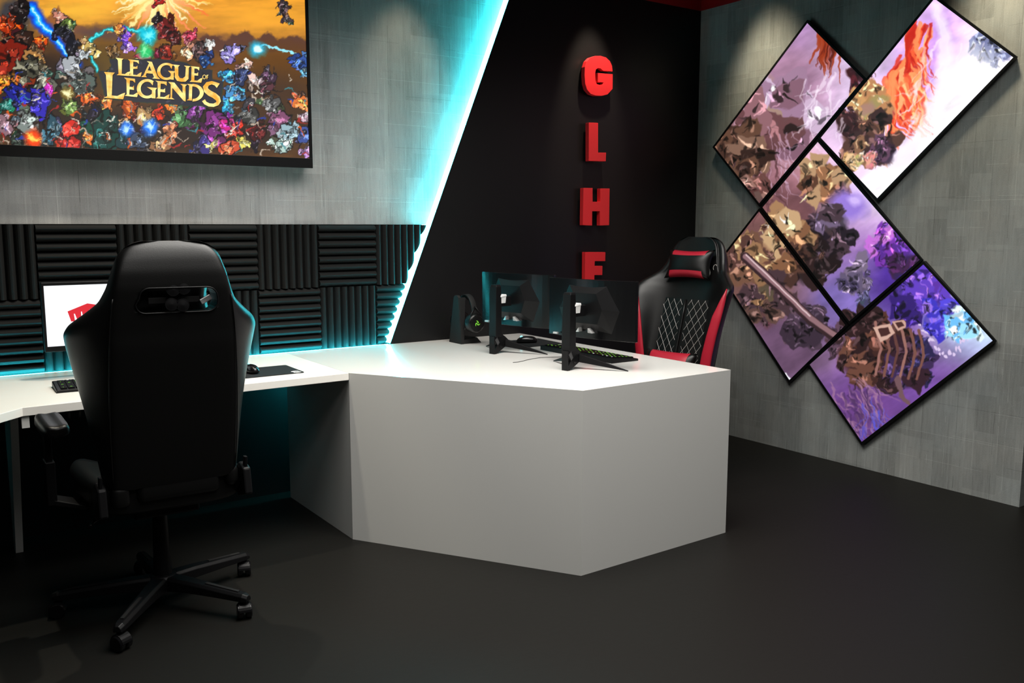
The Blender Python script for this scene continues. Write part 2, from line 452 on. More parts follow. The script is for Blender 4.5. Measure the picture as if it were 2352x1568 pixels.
# ------------------------------------------------------------------ television
def paint_tv(px, py):
    s = Paint(px, py, 7.5, 13, 3); rg = random.Random(11)
    X, Y = px, py
    g = np.clip(Y/130, 0, 1)[:, None]
    top = np.array([228, 150, 48.])/255; low = np.array([104, 66, 30.])/255
    s.c = top*(1-g)+low*g
    n = fbm(X+Y*.6, Y*4.5, 60, 5)[:, None]; s.c *= .72+.62*n
    s.blob(610, 40, 130, 42, (255, 176, 50), soft=1.5, a=.8); s.blob(180, 25, 90, 26, (250, 190, 60), soft=1.5, a=.8)
    s.blob(560, 100, 160, 12, (120, 78, 60), .1, 1.2, .7)
    s.poly([(440, 95), (480, 78), (520, 92), (560, 68), (590, 88), (615, 74), (640, 92), (680, 80), (715, 95), (715, 118), (440, 122)], (92, 58, 46), 5)
    s.poly([(90, 55), (120, 30), (135, 14), (150, 32), (185, 60), (240, 75), (90, 80)], (150, 92, 50), 4)
    s.blob(30, 40, 45, 55, (60, 58, 62), soft=.8); s.blob(250, 75, 90, 16, (96, 70, 62), soft=1.)
    s.blob(640, 170, 110, 60, (98, 60, 14), soft=1.); s.blob(230, 150, 60, 50, (96, 72, 30), soft=1.); s.blob(560, 250, 150, 40, (90, 62, 24), soft=1.)
    s.blob(360, 300, 400, 60, (44, 32, 28), soft=.9); s.blob(90, 200, 130, 90, (48, 36, 30), soft=.8); s.blob(620, 230, 110, 60, (70, 46, 28), soft=.8)
    # radiating fan of light
    for i in range(46):
        a = PI*(.06+.88*i/45); L = rg.uniform(85, 165)*(1.15-.35*abs(math.cos(a-.2)))
        cx, cy = 364, -28; b = rg.uniform(-.1, .1)+(.16 if a > PI/2 else -.16)
        pts = [(cx+math.cos(a+b*t)*L*t*1.05, cy+math.sin(a+b*t)*L*t*.98) for t in (.15, .4, .7, 1.)]
        s.stroke(pts, rg.uniform(4, 7), .6, rg.choice([(255, 250, 200), (255, 225, 120), (255, 170, 70), (250, 110, 60), (255, 240, 160), (255, 140, 90)]), 2.5, .9)
    s.blob(364, -5, 60, 40, (255, 235, 150), soft=1.3, a=.7)
    # streaks of energy
    for w, c, so in ((17, (20, 60, 190), 10), (10, (0, 120, 255), 5), (5, (60, 200, 255), 3), (1.6, (210, 245, 255), 1.5)):
        s.stroke([(72, 18), (92, 55), (118, 75), (148, 118), (182, 150)], w, w*.4, c, so)
    for w, c, so in ((4, (0, 150, 160), 3), (1.6, (90, 235, 240), 1.5)):
        s.stroke([(225, 160), (205, 120), (212, 90), (240, 68), (285, 64), (330, 74)], w, w, c, so)
    for i in range(5): s.stroke([(600+i*17, 105+i*4), (628+i*17, 112+i*4)], 2.6, .5, (150, 235, 255), 1.5)
    s.blob(590, 112, 17, 17, (40, 180, 220), soft=1.); s.blob(592, 112, 8, 8, (220, 255, 255), soft=.8)
    L = [(15,60,25,(160,45,10)),(20,130,40,(120,25,10)),(45,30,24,(25,18,18)),(52,90,22,(45,25,18)),(95,95,15,(215,75,15)),(135,38,12,(200,130,110)),(155,60,16,(90,110,50)),(150,78,20,(25,25,35)),(168,110,20,(20,20,30)),
     (80,130,20,(170,120,65)),(60,160,32,(70,68,55)),(15,190,20,(240,125,30)),(105,190,22,(100,100,88)),(165,155,26,(165,170,175)),(185,195,30,(85,98,92)),(205,110,16,(200,168,95)),(195,125,12,(190,200,205)),
     (40,220,28,(25,30,130)),(90,232,28,(50,40,175)),(112,205,11,(210,40,185)),(15,240,15,(30,95,85)),(160,250,18,(95,125,60)),(205,225,17,(225,90,30)),(245,238,16,(245,130,60)),(215,262,20,(30,25,40)),
     (60,280,25,(125,135,130)),(10,290,25,(140,105,115)),(40,325,18,(45,55,48)),(120,300,25,(40,75,90)),(165,298,20,(210,40,30)),(160,330,20,(165,30,25)),(205,318,12,(235,110,40)),
     (240,298,36,(18,62,56)),(230,335,26,(28,82,76)),(295,250,22,(155,60,15)),(280,288,18,(225,175,125)),(330,265,18,(180,138,85)),(318,322,22,(60,72,95)),
     (365,258,15,(235,60,30)),(395,248,12,(245,125,40)),(392,300,20,(155,92,60)),(368,335,22,(145,102,70)),(430,275,26,(60,100,60)),(450,260,22,(110,50,120)),(490,290,36,(115,40,115)),(515,290,15,(200,30,125)),
     (470,330,22,(60,50,120)),(488,335,13,(225,205,110)),(530,340,18,(205,80,50)),(540,300,18,(200,50,40)),(556,328,13,(235,220,100)),(575,265,22,(52,52,50)),(592,305,20,(70,20,20)),
     (620,240,20,(85,85,85)),(640,275,22,(125,72,105)),(662,308,20,(150,180,190)),(648,338,22,(180,208,198)),(690,232,20,(220,115,50)),(702,270,12,(215,175,195)),(700,312,18,(60,80,150)),(705,348,12,(205,155,225)),
     (530,115,20,(140,128,200)),(552,178,18,(40,50,85)),(520,172,14,(40,135,195)),(562,150,13,(235,195,180)),(582,185,13,(240,205,195)),(542,215,20,(70,145,205)),(522,245,14,(40,145,195)),(622,178,16,(62,40,60)),(612,200,14,(90,50,60)),
     (692,145,20,(50,85,160)),(705,172,12,(90,165,215)),(285,88,15,(90,50,175)),(296,112,12,(175,115,235)),(274,70,10,(200,115,50)),(330,130,13,(220,40,85)),
     (378,62,20,(100,22,22)),(360,45,12,(25,15,15)),(396,88,16,(65,15,15)),(380,125,18,(150,42,30)),(440,82,14,(160,40,62)),(430,122,15,(235,175,125)),(458,118,18,(85,62,62)),(482,100,10,(242,242,236)),(472,142,14,(20,62,125)),
     (365,2,12,(170,30,25)),(650,15,16,(66,50,54)),(662,45,9,(78,66,66)),(262,118,14,(90,66,36)),(250,175,14,(60,60,58))]
    rg.shuffle(L)
    L.sort(key=lambda q: q[1]//40)
    for x, y, r, c in L:
        for q in range(4):
            a = rg.random()*6.3; d = r*rg.uniform(.6, 1.3)
            k = rg.uniform(.35, 1.2); s.shard(x+math.cos(a)*d, y+math.sin(a)*d, r*rg.uniform(.35, .7), [min(255, v*k+rg.uniform(-10, 25)) for v in c], rg, True, 4, 1.2)
    for x, y, r, c in L:
        s.shard(x, y, r, c, rg, True, 7, 1.4)
        for q in range(5):
            a = rg.random()*6.3; d = r*rg.uniform(.3, 1.); k = rg.choice((.3, .6, 1.2, 1.6))
            s.shard(x+math.cos(a)*d, y+math.sin(a)*d, r*rg.uniform(.2, .4), [min(255, v*k+15) for v in c], rg, q < 3, 3, 1.)
    for i in range(230):
        x = rg.uniform(0, 715); y = rg.uniform(150, 358)
        if 225 < x < 520 and 125 < y < 250: continue
        c = rg.choice([(235, 225, 210), (30, 24, 30), (20, 16, 18), (210, 90, 30), (40, 60, 150), (60, 130, 140), (130, 120, 110), (160, 40, 40), (190, 170, 150)])
        a = rg.random()*6.3; q = rg.uniform(5, 15); b = rg.uniform(-1, 1)
        s.stroke([(x, y), (x+math.cos(a)*q, y+math.sin(a)*q), (x+math.cos(a+b)*q*1.8, y+math.sin(a+b)*q*1.8)], rg.uniform(1, 2.6), .5, c, 1.2)
    for x, y, r, c, h in ((340, 82, 20, (0, 190, 215), (120, 245, 255)), (292, 298, 15, (30, 110, 230), (190, 235, 255)), (345, 292, 18, (30, 120, 240), (200, 240, 255)), (76, 318, 20, (240, 70, 20), (255, 220, 90)), (155, 215, 14, (120, 100, 40), (255, 250, 190)), (334, 118, 16, (40, 200, 110), (140, 240, 170))):
        s.blob(x, y, r, r, c, soft=.7); s.blob(x-2, y-2, r*.4, r*.35, h, soft=.9)
        for i in range(7): a = rg.random()*6.3; s.stroke([(x, y), (x+math.cos(a)*r, y+math.sin(a)*r)], 1.3, .4, h, 1.2, .8)
    # dark slate plate behind the lettering
    def q(x, y): return (200+x/6.918, 100+y/6.918)
    s.x, s.y = s.x*.4+px*.6, s.y*.4+py*.6
    plate = [q(*p) for p in [(350, 255), (700, 262), (1100, 250), (1500, 300), (1800, 410), (1990, 430), (1985, 560), (2165, 600), (2120, 830), (2150, 950), (1900, 1000), (1230, 955), (570, 900), (300, 880), (240, 620), (190, 445), (350, 440), (395, 350)]]
    s.poly([(x+(x-370)*.012, y+(y-190)*.03) for x, y in plate], (40, 62, 44), 1.5); s.poly(plate, (46, 46, 56), 1.5)
    for i in range(60):
        x = rg.uniform(240, 500); y = rg.uniform(140, 235)
        if (x-370)*.13+190-y > 40: continue
        s.stroke([(x, y), (x+rg.uniform(-9, 9), y+rg.uniform(-7, 7))], rg.uniform(1, 3), .5, rg.choice([(24, 24, 32), (88, 88, 104), (66, 66, 78), (20, 20, 26)]), 2., .6)
    return s.c
YT = 4.24
tl = ony(0, 358, YT); br = ony(719, 386, YT)
TVx0, TVx1, TVz0 = 2*1.043-br[0], br[0], 1.668; TVz1 = TVz0+.835
tv = empty('television', ((TVx0+TVx1)/2, YT+.04, TVz0))
tag(tv, 'large wall television with black frame showing colourful fantasy battle picture and gold lettering', 'television')
ox, oy, oz = tv.location
m_ = MB()
bz = .02; bb = .047
m_.box(TVx0-ox, TVx1-ox, -.04, -.030, 0, bb); m_.box(TVx0-ox, TVx1-ox, -.04, -.030, TVz1-bz-oz, TVz1-oz)
m_.box(TVx0-ox, TVx0+bz-ox, -.04, -.030, bb, TVz1-bz-oz); m_.box(TVx1-bz+.004-ox, TVx1-ox, -.04, -.030, bb, TVz1-bz-oz)
m_.obj('frame', 'black', tv, bevel=.001)
box('housing', TVx0-ox+.004, TVx1-ox-.004, -.030, .035, .004, TVz1-oz-.004, 'black', tv, bevel=.004)
box('wall_bracket', -.2, .2, .035, YC-oy-.0005, .25, .6, 'matblack', tv)
ys = YT+.0055
screen_mesh('screen', [(TVx0+bz, ys, TVz0+bb), (TVx1-bz+.004, ys, TVz0+bb), (TVx1-bz+.004, ys, TVz1-bz), (TVx0+bz, ys, TVz1-bz)], 430, 236, tv, paint_tv, (ox, oy, oz))
# gold lettering on the picture
mg = bpy.data.materials.new('lit_gold_lettering'); mg.use_nodes = True
_n = mg.node_tree.nodes; _l = mg.node_tree.links; _b = _n['Principled BSDF']; _b.inputs['Base Color'].default_value = (.01, .01, .01, 1)
_t = _n.new('ShaderNodeTexCoord'); _x = _n.new('ShaderNodeTexNoise'); _x.inputs['Scale'].default_value = 22; _r = _n.new('ShaderNodeValToRGB')
_l.new(_t.outputs['Object'], _x.inputs['Vector']); _l.new(_x.outputs['Fac'], _r.inputs['Fac']); _l.new(_r.outputs['Color'], _b.inputs['Emission Color'])
_r.color_ramp.elements[0].position = .36; _r.color_ramp.elements[0].color = lin((240, 168, 48)); _r.color_ramp.elements[1].position = .62; _r.color_ramp.elements[1].color = lin((255, 240, 150))
_b.inputs['Emission Strength'].default_value = 1.15; M['gold'] = mg
M['darkedge'] = mat('lit_dark_edge', None, .5, lc=(.005, .005, .005, 1))
gp = []
gp.append([(450,225),(580,240),(555,262),(550,480),(600,485),(640,455),(690,440),(665,515),(470,500),(500,480),(490,270),(475,245)])
gp.append([(650,250),(820,268),(825,325),(790,295),(735,285),(733,365),(780,370),(800,350),(800,400),(733,402),(733,495),(790,500),(840,465),(870,455),(850,528),(660,512),(685,490),(680,280)])
gp += [[(950,280),(1005,286),(1003,330),(930,508),(950,535),(860,530),(897,500),(985,310)], [(985,284),(1030,290),(1120,520),(1160,565),(1035,553),(1065,535),(985,335)], [(955,425),(1048,435),(1056,480),(940,470)]]
gp.append([(1345,330),(1475,345),(1450,368),(1450,505),(1475,548),(1520,552),(1560,520),(1570,375),(1540,350),(1645,360),(1617,382),(1612,560),(1565,605),(1500,607),(1430,592),(1395,540),(1392,365)])
gp.append([(1645,357),(1785,375),(1780,430),(1750,400),(1705,395),(1705,470),(1745,475),(1765,455),(1765,510),(1705,505),(1705,585),(1750,590),(1800,555),(1835,545),(1815,622),(1630,607),(1655,585),(1660,378)])
gp.append([(1898,500),(1928,495),(1927,508),(1911,512),(1910,526),(1924,526),(1923,538),(1910,538),(1910,565),(1899,565)])
gp.append([(270,450),(440,462),(405,500),(392,825),(480,832),(560,795),(605,780),(575,885),(265,860),(320,835),(300,500)])
gp.append([(588,540),(760,560),(765,625),(725,590),(680,585),(675,685),(725,690),(745,665),(745,737),(675,727),(670,810),(735,815),(790,780),(815,780),(795,850),(598,830),(630,805),(625,575)])
gp.append([(1085,590),(1265,605),(1265,670),(1225,640),(1170,635),(1165,725),(1215,730),(1240,708),(1240,777),(1165,767),(1160,845),(1225,850),(1285,815),(1310,805),(1295,885),(1095,870),(1125,845),(1120,615)])
gp += [[(1290,610),(1370,617),(1380,650),(1355,690),(1350,860),(1390,888),(1288,880),(1325,855),(1330,650)], [(1318,612),(1388,620),(1567,850),(1565,922),(1530,905),(1335,680)], [(1480,640),(1592,650),(1562,680),(1567,905),(1518,860),(1517,672)]]
gp.append([(1588,640),(1690,647),(1672,680),(1665,905),(1583,900),(1615,880),(1622,670)])
def arc(cx, cy, rx, ry, a0, a1, th, n=26, thy=None, taper=0):
    thy = thy or th; o = []; i_ = []
    for k in range(n+1):
        t = k/n; a = math.radians(a0+(a1-a0)*t); w = 1-taper*abs(2*t-1)**2
        o.append((cx+rx*math.cos(a), cy-ry*math.sin(a))); i_.append((cx+(rx-th*w)*math.cos(a), cy-(ry-thy*w)*math.sin(a)))
    return o+i_[::-1]
gp.append(arc(1262, 442, 150, 136, 45, 325, 52, thy=36)); gp.append([(1285,430),(1402,442),(1378,470),(1376,575),(1325,570),(1330,478)]); gp.append([(1325,318),(1355,330),(1345,405),(1320,372)])
gp.append(arc(1862, 530, 30, 36, 0, 359.5, 11, thy=10))
gp.append(arc(955, 718, 165, 154, 50, 318, 62, thy=42)); gp.append([(950,690),(1112,705),(1087,740),(1087,872),(1025,866),(1032,745)]); gp.append([(1020,580),(1052,592),(1045,665),(1012,630)])
gp.append(arc(1675, 780, 178, 140, -90, 90, 62, thy=40))
def thick(pts, ws):
    a = []; b = []
    for i, p in enumerate(pts):
        q0 = pts[max(i-1, 0)]; q1 = pts[min(i+1, len(pts)-1)]; dx, dy = q1[0]-q0[0], q1[1]-q0[1]; L = math.hypot(dx, dy)
        a.append((p[0]-dy/L*ws[i], p[1]+dx/L*ws[i])); b.append((p[0]+dy/L*ws[i], p[1]-dx/L*ws[i]))
    return a+b[::-1]
gp.append(thick([(2085,670),(2040,640),(1980,622),(1915,640),(1880,690),(1895,745),(1950,790),(2020,825),(2075,870),(2092,915),(2070,955),(2010,980),(1940,975),(1880,945),(1850,900)], [42, 28, 26, 32, 40, 42, 44, 44, 42, 36, 30, 26, 26, 26, 28]))
gb = MB(); gs = MB()
ccx = 1100; ccy = 650
for p in gp:
    pts = [ony(200+x/6.918, 100+y/6.918, ys-.0012) for x, y in p]
    gb.add([(a[0]-ox, a[1]-oy, a[2]-oz) for a in pts], [tuple(range(len(pts)))])
    pts = [ony(200+(x+9)/6.918, 100+(y+10)/6.918, ys-.0007) for x, y in p]
    gs.add([(a[0]-ox, a[1]-oy, a[2]-oz) for a in pts], [tuple(range(len(pts)))])
g1 = gb.obj('gold_title', 'gold', tv); g1['label'] = 'gold title lettering on the screen'
gs.obj('title_shadow', 'darkedge', tv)

# ------------------------------------------------------------------ five tilted wall screens
def base_art(px, py):
    s = Paint(px, py, 12, 34, 21); rg = random.Random(5)
    s.c[:] = np.array([176, 138, 190])/255
    B = s.blob
    # broad atmosphere
    B(2150, 200, 220, 330, (248, 214, 255), .5, 1.); B(2230, 260, 110, 230, (255, 250, 255), .7, 1.); B(2110, 150, 60, 150, (214, 160, 244), .4, 1.)
    B(1900, 250, 90, 190, (240, 214, 250), .5, 1.); B(1850, 330, 120, 140, (238, 200, 236), .4, 1.2, .8)
    B(1700, 330, 130, 190, (140, 96, 104), .5, .9); B(1790, 240, 90, 160, (158, 118, 146), .6, .8); B(1820, 430, 90, 90, (230, 170, 186), 0, 1.)
    B(1780, 500, 150, 110, (116, 74, 82), .2, .9); B(2030, 470, 120, 110, (252, 226, 255), .8, 1.); B(2060, 440, 60, 60, (255, 255, 255), .8, 1.)
    B(2000, 600, 110, 100, (172, 128, 196), 0, 1.); B(1950, 700, 130, 90, (124, 104, 176), 0, 1.); B(1740, 650, 110, 170, (112, 78, 74), .2, .9); B(1800, 800, 120, 90, (96, 70, 96), 0, 1.)
    B(2100, 650, 110, 90, (78, 46, 150), .5, .8); B(2230, 760, 90, 90, (206, 240, 255), .5, .9); B(2050, 930, 220, 110, (116, 76, 158), -.4, 1.); B(1960, 960, 120, 90, (96, 58, 120), 0, 1.)
    n = fbm(px, py, 70, 31)[:, None]; s.c *= .78+.44*n
    n = fbm(px*1.2+py*1.8, py*.6-px*.4, 26, 37)[:, None]; s.c = s.c*(.9+.2*n)
    def facets(x, y, r, cols, k, rmin=.2, rmax=.62):
        m = [sum(c[i] for c in cols)/len(cols)*.92 for i in range(3)]
        for i in range(9):
            a = rg.random()*6.3; d = r*.55*rg.random()**.5; B(x+math.cos(a)*d, y+math.sin(a)*d, r*rg.uniform(.35, .6), r*rg.uniform(.3, .5), [v*rg.uniform(.8, 1.15) for v in m], a, .5, .9)
        k = int(k*1.25)
        for i in range(k):
            a = rg.random()*6.3; d = r*math.sqrt(rg.random()); s.shard(x+math.cos(a)*d, y+math.sin(a)*d, r*rg.uniform(rmin, rmax), rg.choice(cols), rg, False, 6, 3.2, .3)
    def wisps(x, y, r, ang, k, col, w=2.5, L=60, a=.6):
        for i in range(k):
            x0 = x+rg.uniform(-r, r); y0 = y+rg.uniform(-r, r); q = ang+rg.uniform(-.35, .35); b = rg.uniform(-.5, .5); l = L*rg.uniform(.5, 1.3)
            s.stroke([(x0, y0), (x0+math.cos(q)*l*.5, y0+math.sin(q)*l*.5), (x0+math.cos(q+b)*l, y0+math.sin(q+b)*l)], w*rg.uniform(.5, 1.3), .4, col, 3., a)
    # pale rock tower, upper left
    facets(1790, 260, 90, [(158, 122, 150), (182, 148, 176), (130, 92, 110), (204, 176, 204)], 16); facets(1700, 330, 90, [(120, 78, 84), (142, 98, 106), (104, 66, 70)], 14)
    wisps(1750, 350, 70, 1.3, 40, (206, 170, 196), 2, 70); wisps(1720, 380, 70, 1.2, 30, (88, 54, 58), 3, 60)
    # vivid orange ribbon of flame, upper right, hanging ribbon upper left
    for i in range(70):
        t = rg.random(); x0 = 2120-70*t+rg.uniform(-22, 22); y0 = 60+150*t+rg.uniform(-30, 30)
        c = rg.choice([(238, 74, 40), (250, 104, 60), (226, 52, 34), (255, 150, 92), (196, 36, 26), (255, 190, 130)])
        s.stroke([(x0, y0), (x0-14+rg.uniform(-10, 10), y0+45), (x0+rg.uniform(-24, 16), y0+95), (x0+rg.uniform(-10, 40), y0+120)], rg.uniform(3, 9), 1.2, c, 3., .85)
    for i in range(26):
        x0 = 2090+rg.uniform(-26, 26); y0 = 190+rg.uniform(-20, 40); c = rg.choice([(255, 176, 110), (250, 120, 70), (236, 70, 44), (255, 214, 150)])
        s.stroke([(x0, y0), (x0+14, y0+40), (x0+8, y0+70), (x0+34, y0+92)], rg.uniform(2, 6), 1, c, 3., .8)
    for i in range(16):
        x0 = 1895+rg.uniform(-22, 32); y0 = 72+rg.uniform(-20, 30); s.stroke([(x0, y0), (x0+6, y0+44), (x0+rg.uniform(-14, 8), y0+90)], rg.uniform(3, 7), .8, rg.choice([(120, 34, 16), (160, 58, 26), (86, 22, 12)]), 2.5, .9)
    facets(1968, 175, 26, [(60, 22, 30), (92, 30, 40), (40, 16, 20)], 8)
    # tan and bronze boulders
    facets(2000, 250, 46, [(228, 188, 136), (206, 154, 100), (190, 134, 90)], 8); facets(1990, 320, 55, [(86, 56, 48), (112, 76, 58), (62, 40, 40), (140, 100, 74)], 16)
    facets(2030, 345, 30, [(70, 44, 66), (100, 66, 90), (52, 32, 48)], 8); facets(1942, 275, 28, [(72, 40, 40), (54, 28, 30)], 7)
    facets(1965, 370, 22, [(222, 170, 110), (240, 200, 150)], 5); facets(2000, 370, 16, [(240, 180, 170), (236, 150, 140)], 4)
    facets(1700, 350, 62, [(70, 46, 38), (96, 66, 52), (50, 32, 28), (128, 96, 80)], 22)
    facets(1730, 440, 40, [(150, 110, 100), (104, 66, 62), (84, 50, 48)], 10)
    facets(1895, 420, 55, [(118, 78, 54), (150, 104, 72), (90, 58, 44), (184, 146, 110)], 22); B(1950, 470, 42, 36, (150, 120, 214), .3, .7); B(1962, 462, 18, 14, (206, 180, 245), .3, .9)
    facets(1905, 540, 52, [(50, 38, 52), (70, 52, 62), (110, 92, 120), (34, 24, 34)], 22); facets(1850, 600, 50, [(44, 28, 28), (70, 46, 40), (30, 20, 22)], 14)
    facets(1965, 640, 38, [(96, 84, 112), (120, 104, 130), (70, 60, 92)], 12); facets(1985, 690, 20, [(92, 88, 130), (74, 70, 104)], 5)
    facets(2048, 560, 44, [(120, 52, 170), (84, 40, 140), (196, 110, 214), (60, 36, 110)], 20); facets(2075, 620, 36, [(62, 28, 74), (90, 40, 100), (44, 24, 60)], 12)
    facets(1795, 560, 62, [(164, 124, 88), (128, 88, 62), (196, 160, 120), (86, 56, 46)], 26); facets(1720, 600, 50, [(112, 78, 62), (84, 56, 50), (150, 112, 80)], 16)
    facets(1760, 690, 56, [(92, 66, 60), (140, 104, 74), (70, 50, 56)], 18); facets(1850, 740, 46, [(74, 56, 72), (96, 72, 86), (56, 42, 56)], 14); facets(1915, 775, 30, [(66, 46, 60), (92, 66, 84)], 8)
    # long diagonal beam
    wx, wy = s.x, s.y; s.x, s.y = px*.85+wx*.15, py*.85+wy*.15
    s.stroke([(1712, 590), (1800, 672), (1862, 735), (1925, 778)], 11, 11, (52, 34, 38), 2.); s.stroke([(1712, 588), (1800, 669), (1862, 731), (1925, 774)], 6, 6, (140, 104, 110), 3.); s.stroke([(1714, 585), (1860, 726)], 1.6, 1.6, (214, 186, 190), 2.)
    s.x, s.y = wx, wy
    # dark strapped mass, lower right, blue haze and pale crystals
    facets(2010, 800, 85, [(62, 36, 32), (84, 50, 42), (44, 26, 28), (104, 66, 54)], 34, .15, .4); facets(2090, 840, 55, [(40, 34, 74), (58, 40, 80), (50, 28, 40)], 16)
    s.x, s.y = px*.7+wx*.3, py*.7+wy*.3
    for q in range(6): s.stroke([(2010+q*20, 740+q*4), (2022+q*20, 800+q*3), (2010+q*19, 860+q*2)], 3.5, 3, rg.choice([(120, 78, 70), (96, 60, 56), (150, 104, 96)]), 2.)
    s.poly([(2004, 752), (2042, 742), (2056, 764), (2022, 786)], (206, 166, 150), 2.5); s.poly([(2016, 756), (2038, 750), (2045, 764), (2024, 774)], (70, 40, 38), 2.)
    s.poly([(2048, 738), (2076, 734), (2088, 752), (2062, 760)], (200, 158, 144), 2.5); s.poly([(2056, 741), (2071, 739), (2077, 749), (2064, 754)], (70, 40, 38), 2.)
    s.x, s.y = wx, wy
    facets(2120, 680, 60, [(70, 40, 150), (96, 60, 190), (50, 28, 110), (130, 84, 210)], 26); facets(2160, 730, 40, [(84, 70, 220), (150, 110, 230), (60, 50, 190)], 14)
    facets(2210, 740, 40, [(160, 226, 255), (230, 250, 255), (110, 190, 250), (255, 255, 255)], 18)
    for i in range(16): t = i/15; s.blob(2112+108*t, 748+60*math.sin(t*2.6)+6*(i % 2), 4.5, 3, (216, 196, 232), t*2, .5)
    wisps(1960, 930, 60, .9, 70, (166, 122, 152), 2.5, 60); wisps(1975, 950, 60, 1.0, 40, (66, 40, 84), 3, 55); wisps(2010, 950, 40, 1.3, 26, (90, 84, 200), 2.5, 50)
    s.stroke([(2062, 870), (2070, 905), (2090, 930)], 7, 3, (110, 80, 86), 3.)
    facets(2275, 110, 40, [(120, 126, 170), (150, 156, 196), (104, 106, 150)], 14); B(2235, 170, 60, 50, (255, 255, 255), .3, 1.2, .8)
    wisps(2190, 180, 90, 1.9, 40, (255, 240, 255), 3, 90, .5); wisps(1900, 230, 60, 1.9, 20, (255, 240, 255), 3, 70, .5); s.stroke([(2148, 10), (2170, 90), (2168, 200), (2110, 330), (2060, 400)], 10, 26, (255, 250, 255), 14., .7)
    s.poly([(1796, 850), (1806, 853), (1822, 868), (1812, 876)], (240, 240, 246), 3.)
    return s.c
XS = XR-.036
quads = [  # outer corners in order: top, right, bottom, left
 ('upper left', [(1854, 45), (1990, 181), (1743, 474), (1636, 338)]),
 ('upper right', [(2146, -12), (2337, 130), (2014, 463), (1878, 317)]),
 ('central', [(1878, 318), (2120, 597), (1950, 745), (1745, 476)]),
 ('lower left', [(1743, 478), (1948, 747), (1812, 880), (1640, 611)]),
 ('lower right', [(2121, 599), (2289, 783), (1978, 1022), (1853, 836)])]
labs = {'upper left': 'tilted wall screen at upper left with pale lilac sky and brown rock',
 'upper right': 'tilted wall screen at top right showing orange flame ribbon on white and lilac',
 'central': 'middle tilted wall screen of the cluster with bronze shapes on pink glow',
 'lower left': 'tilted wall screen at lower left, behind red gaming chair, with dark diagonal beam',
 'lower right': 'lowest tilted wall screen, purple picture with tan buckles and icy blue corner'}
for nm, q in quads:
    P = [onx(x, y, XS) for x, y in q]
    c = sum(P)/4; zlow = min(p[2] for p in P)
    e = empty('wall_screen', (XR, c[1], zlow)); tag(e, labs[nm], 'screen', 'tilted screens on the concrete right wall')
    org = np.array([XR, c[1], zlow])
    P = [c+(p-c)*.998 for p in P]
    inn = []
    for i in range(4):
        a, b, d = P[i-1], P[i], P[(i+1) % 4]
        u1 = (a-b)/np.linalg.norm(a-b); u2 = (d-b)/np.linalg.norm(d-b)
        inn.append(b+(u1+u2)*.0125)
    fr = MB()
    O = [p-org for p in P]; I = [p-org for p in inn]
    dx = np.array([.008, 0, 0]); vs = [*O, *I, *[p+dx for p in O], *[p+dx for p in I]]
    fs = []
    for i in range(4):
        j = (i+1) % 4
        fs += [(i, j, 4+j, 4+i), (8+i, 12+i, 12+j, 8+j), (i, 8+i, 8+j, j), (4+i, 4+j, 12+j, 12+i)]
    mesh('frame', vs, fs, 'black', e)
    mesh('housing', [*[p*np.array([1, .995, 1])+dx for p in O], *[np.array([-.0005, p[1]*.97, p[2]]) for p in O]], [(0, 1, 2, 3), (7, 6, 5, 4)]+[(i, 4+i, 4+(i+1) % 4, (i+1) % 4) for i in range(4)], 'matblack', e)
    ins = [p+np.array([.004, 0, 0]) for p in inn]
    L1 = np.linalg.norm(inn[1]-inn[0]); L2 = np.linalg.norm(inn[3]-inn[0]); k = 235
    screen_mesh('screen', [ins[0], ins[1], ins[2], ins[3]], int(L1*k*1.25), int(L2*k*1.25), e, base_art, org)

# ------------------------------------------------------------------ desks
ZD = .75
A = (3.032, 4.2835); B_ = (3.018, 2.641); C_ = (2.158, 2.624); D = (1.587, 3.528)
desk = empty('reception_desk', (2.3, 3.4, 0)); tag(desk, 'white angular desk pod with closed panel front and glossy top, carrying two monitors', 'desk')
dx, dy = 2.3, 3.4
T = .03
def flat(name, poly, z0, z1, m, parent, off, bevel=.0012):
    v, f = prism([(a-off[0], b-off[1]) for a, b in poly], lambda a, b, d: (a, b, d), z0, z1)
    return mesh(name, v, f, m, parent, bevel=bevel)
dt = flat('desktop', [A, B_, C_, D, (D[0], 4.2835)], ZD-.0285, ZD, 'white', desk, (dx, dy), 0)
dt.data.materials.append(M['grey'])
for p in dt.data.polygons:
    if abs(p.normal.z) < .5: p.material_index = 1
def chain(pts, th):
    V = [Vector(p) for p in pts]; out = []
    for i, p in enumerate(V):
        ns = []
        if i > 0: d = (V[i]-V[i-1]).normalized(); ns.append(Vector((-d.y, d.x)))
        if i < len(V)-1: d = (V[i+1]-V[i]).normalized(); ns.append(Vector((-d.y, d.x)))
        n = sum(ns, Vector((0, 0))).normalized(); out.append(p+n*th/n.dot(ns[0]))
    return V, out
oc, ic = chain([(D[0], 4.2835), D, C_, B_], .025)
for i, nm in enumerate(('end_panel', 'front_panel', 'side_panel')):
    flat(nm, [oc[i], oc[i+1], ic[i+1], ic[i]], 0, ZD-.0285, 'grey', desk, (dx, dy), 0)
def wallpanel(name, p, q, z0, z1, th, m, parent, off, side=1):
    p = Vector(p); q = Vector(q); d = (q-p).normalized(); n = Vector((-d.y, d.x))*th*side
    return flat(name, [p, q, q+n-d*0, p+n], z0, z1, m, parent, off, .0006)
box('back_panel', D[0]+.03-dx, 2.95-dx, 4.25-dy, 4.275-dy, .1, ZD-.0285, 'grey', desk)
box('support_post', 2.93-dx, 2.99-dx, 4.15-dy, 4.24-dy, 0, ZD-.0285, 'grey', desk)

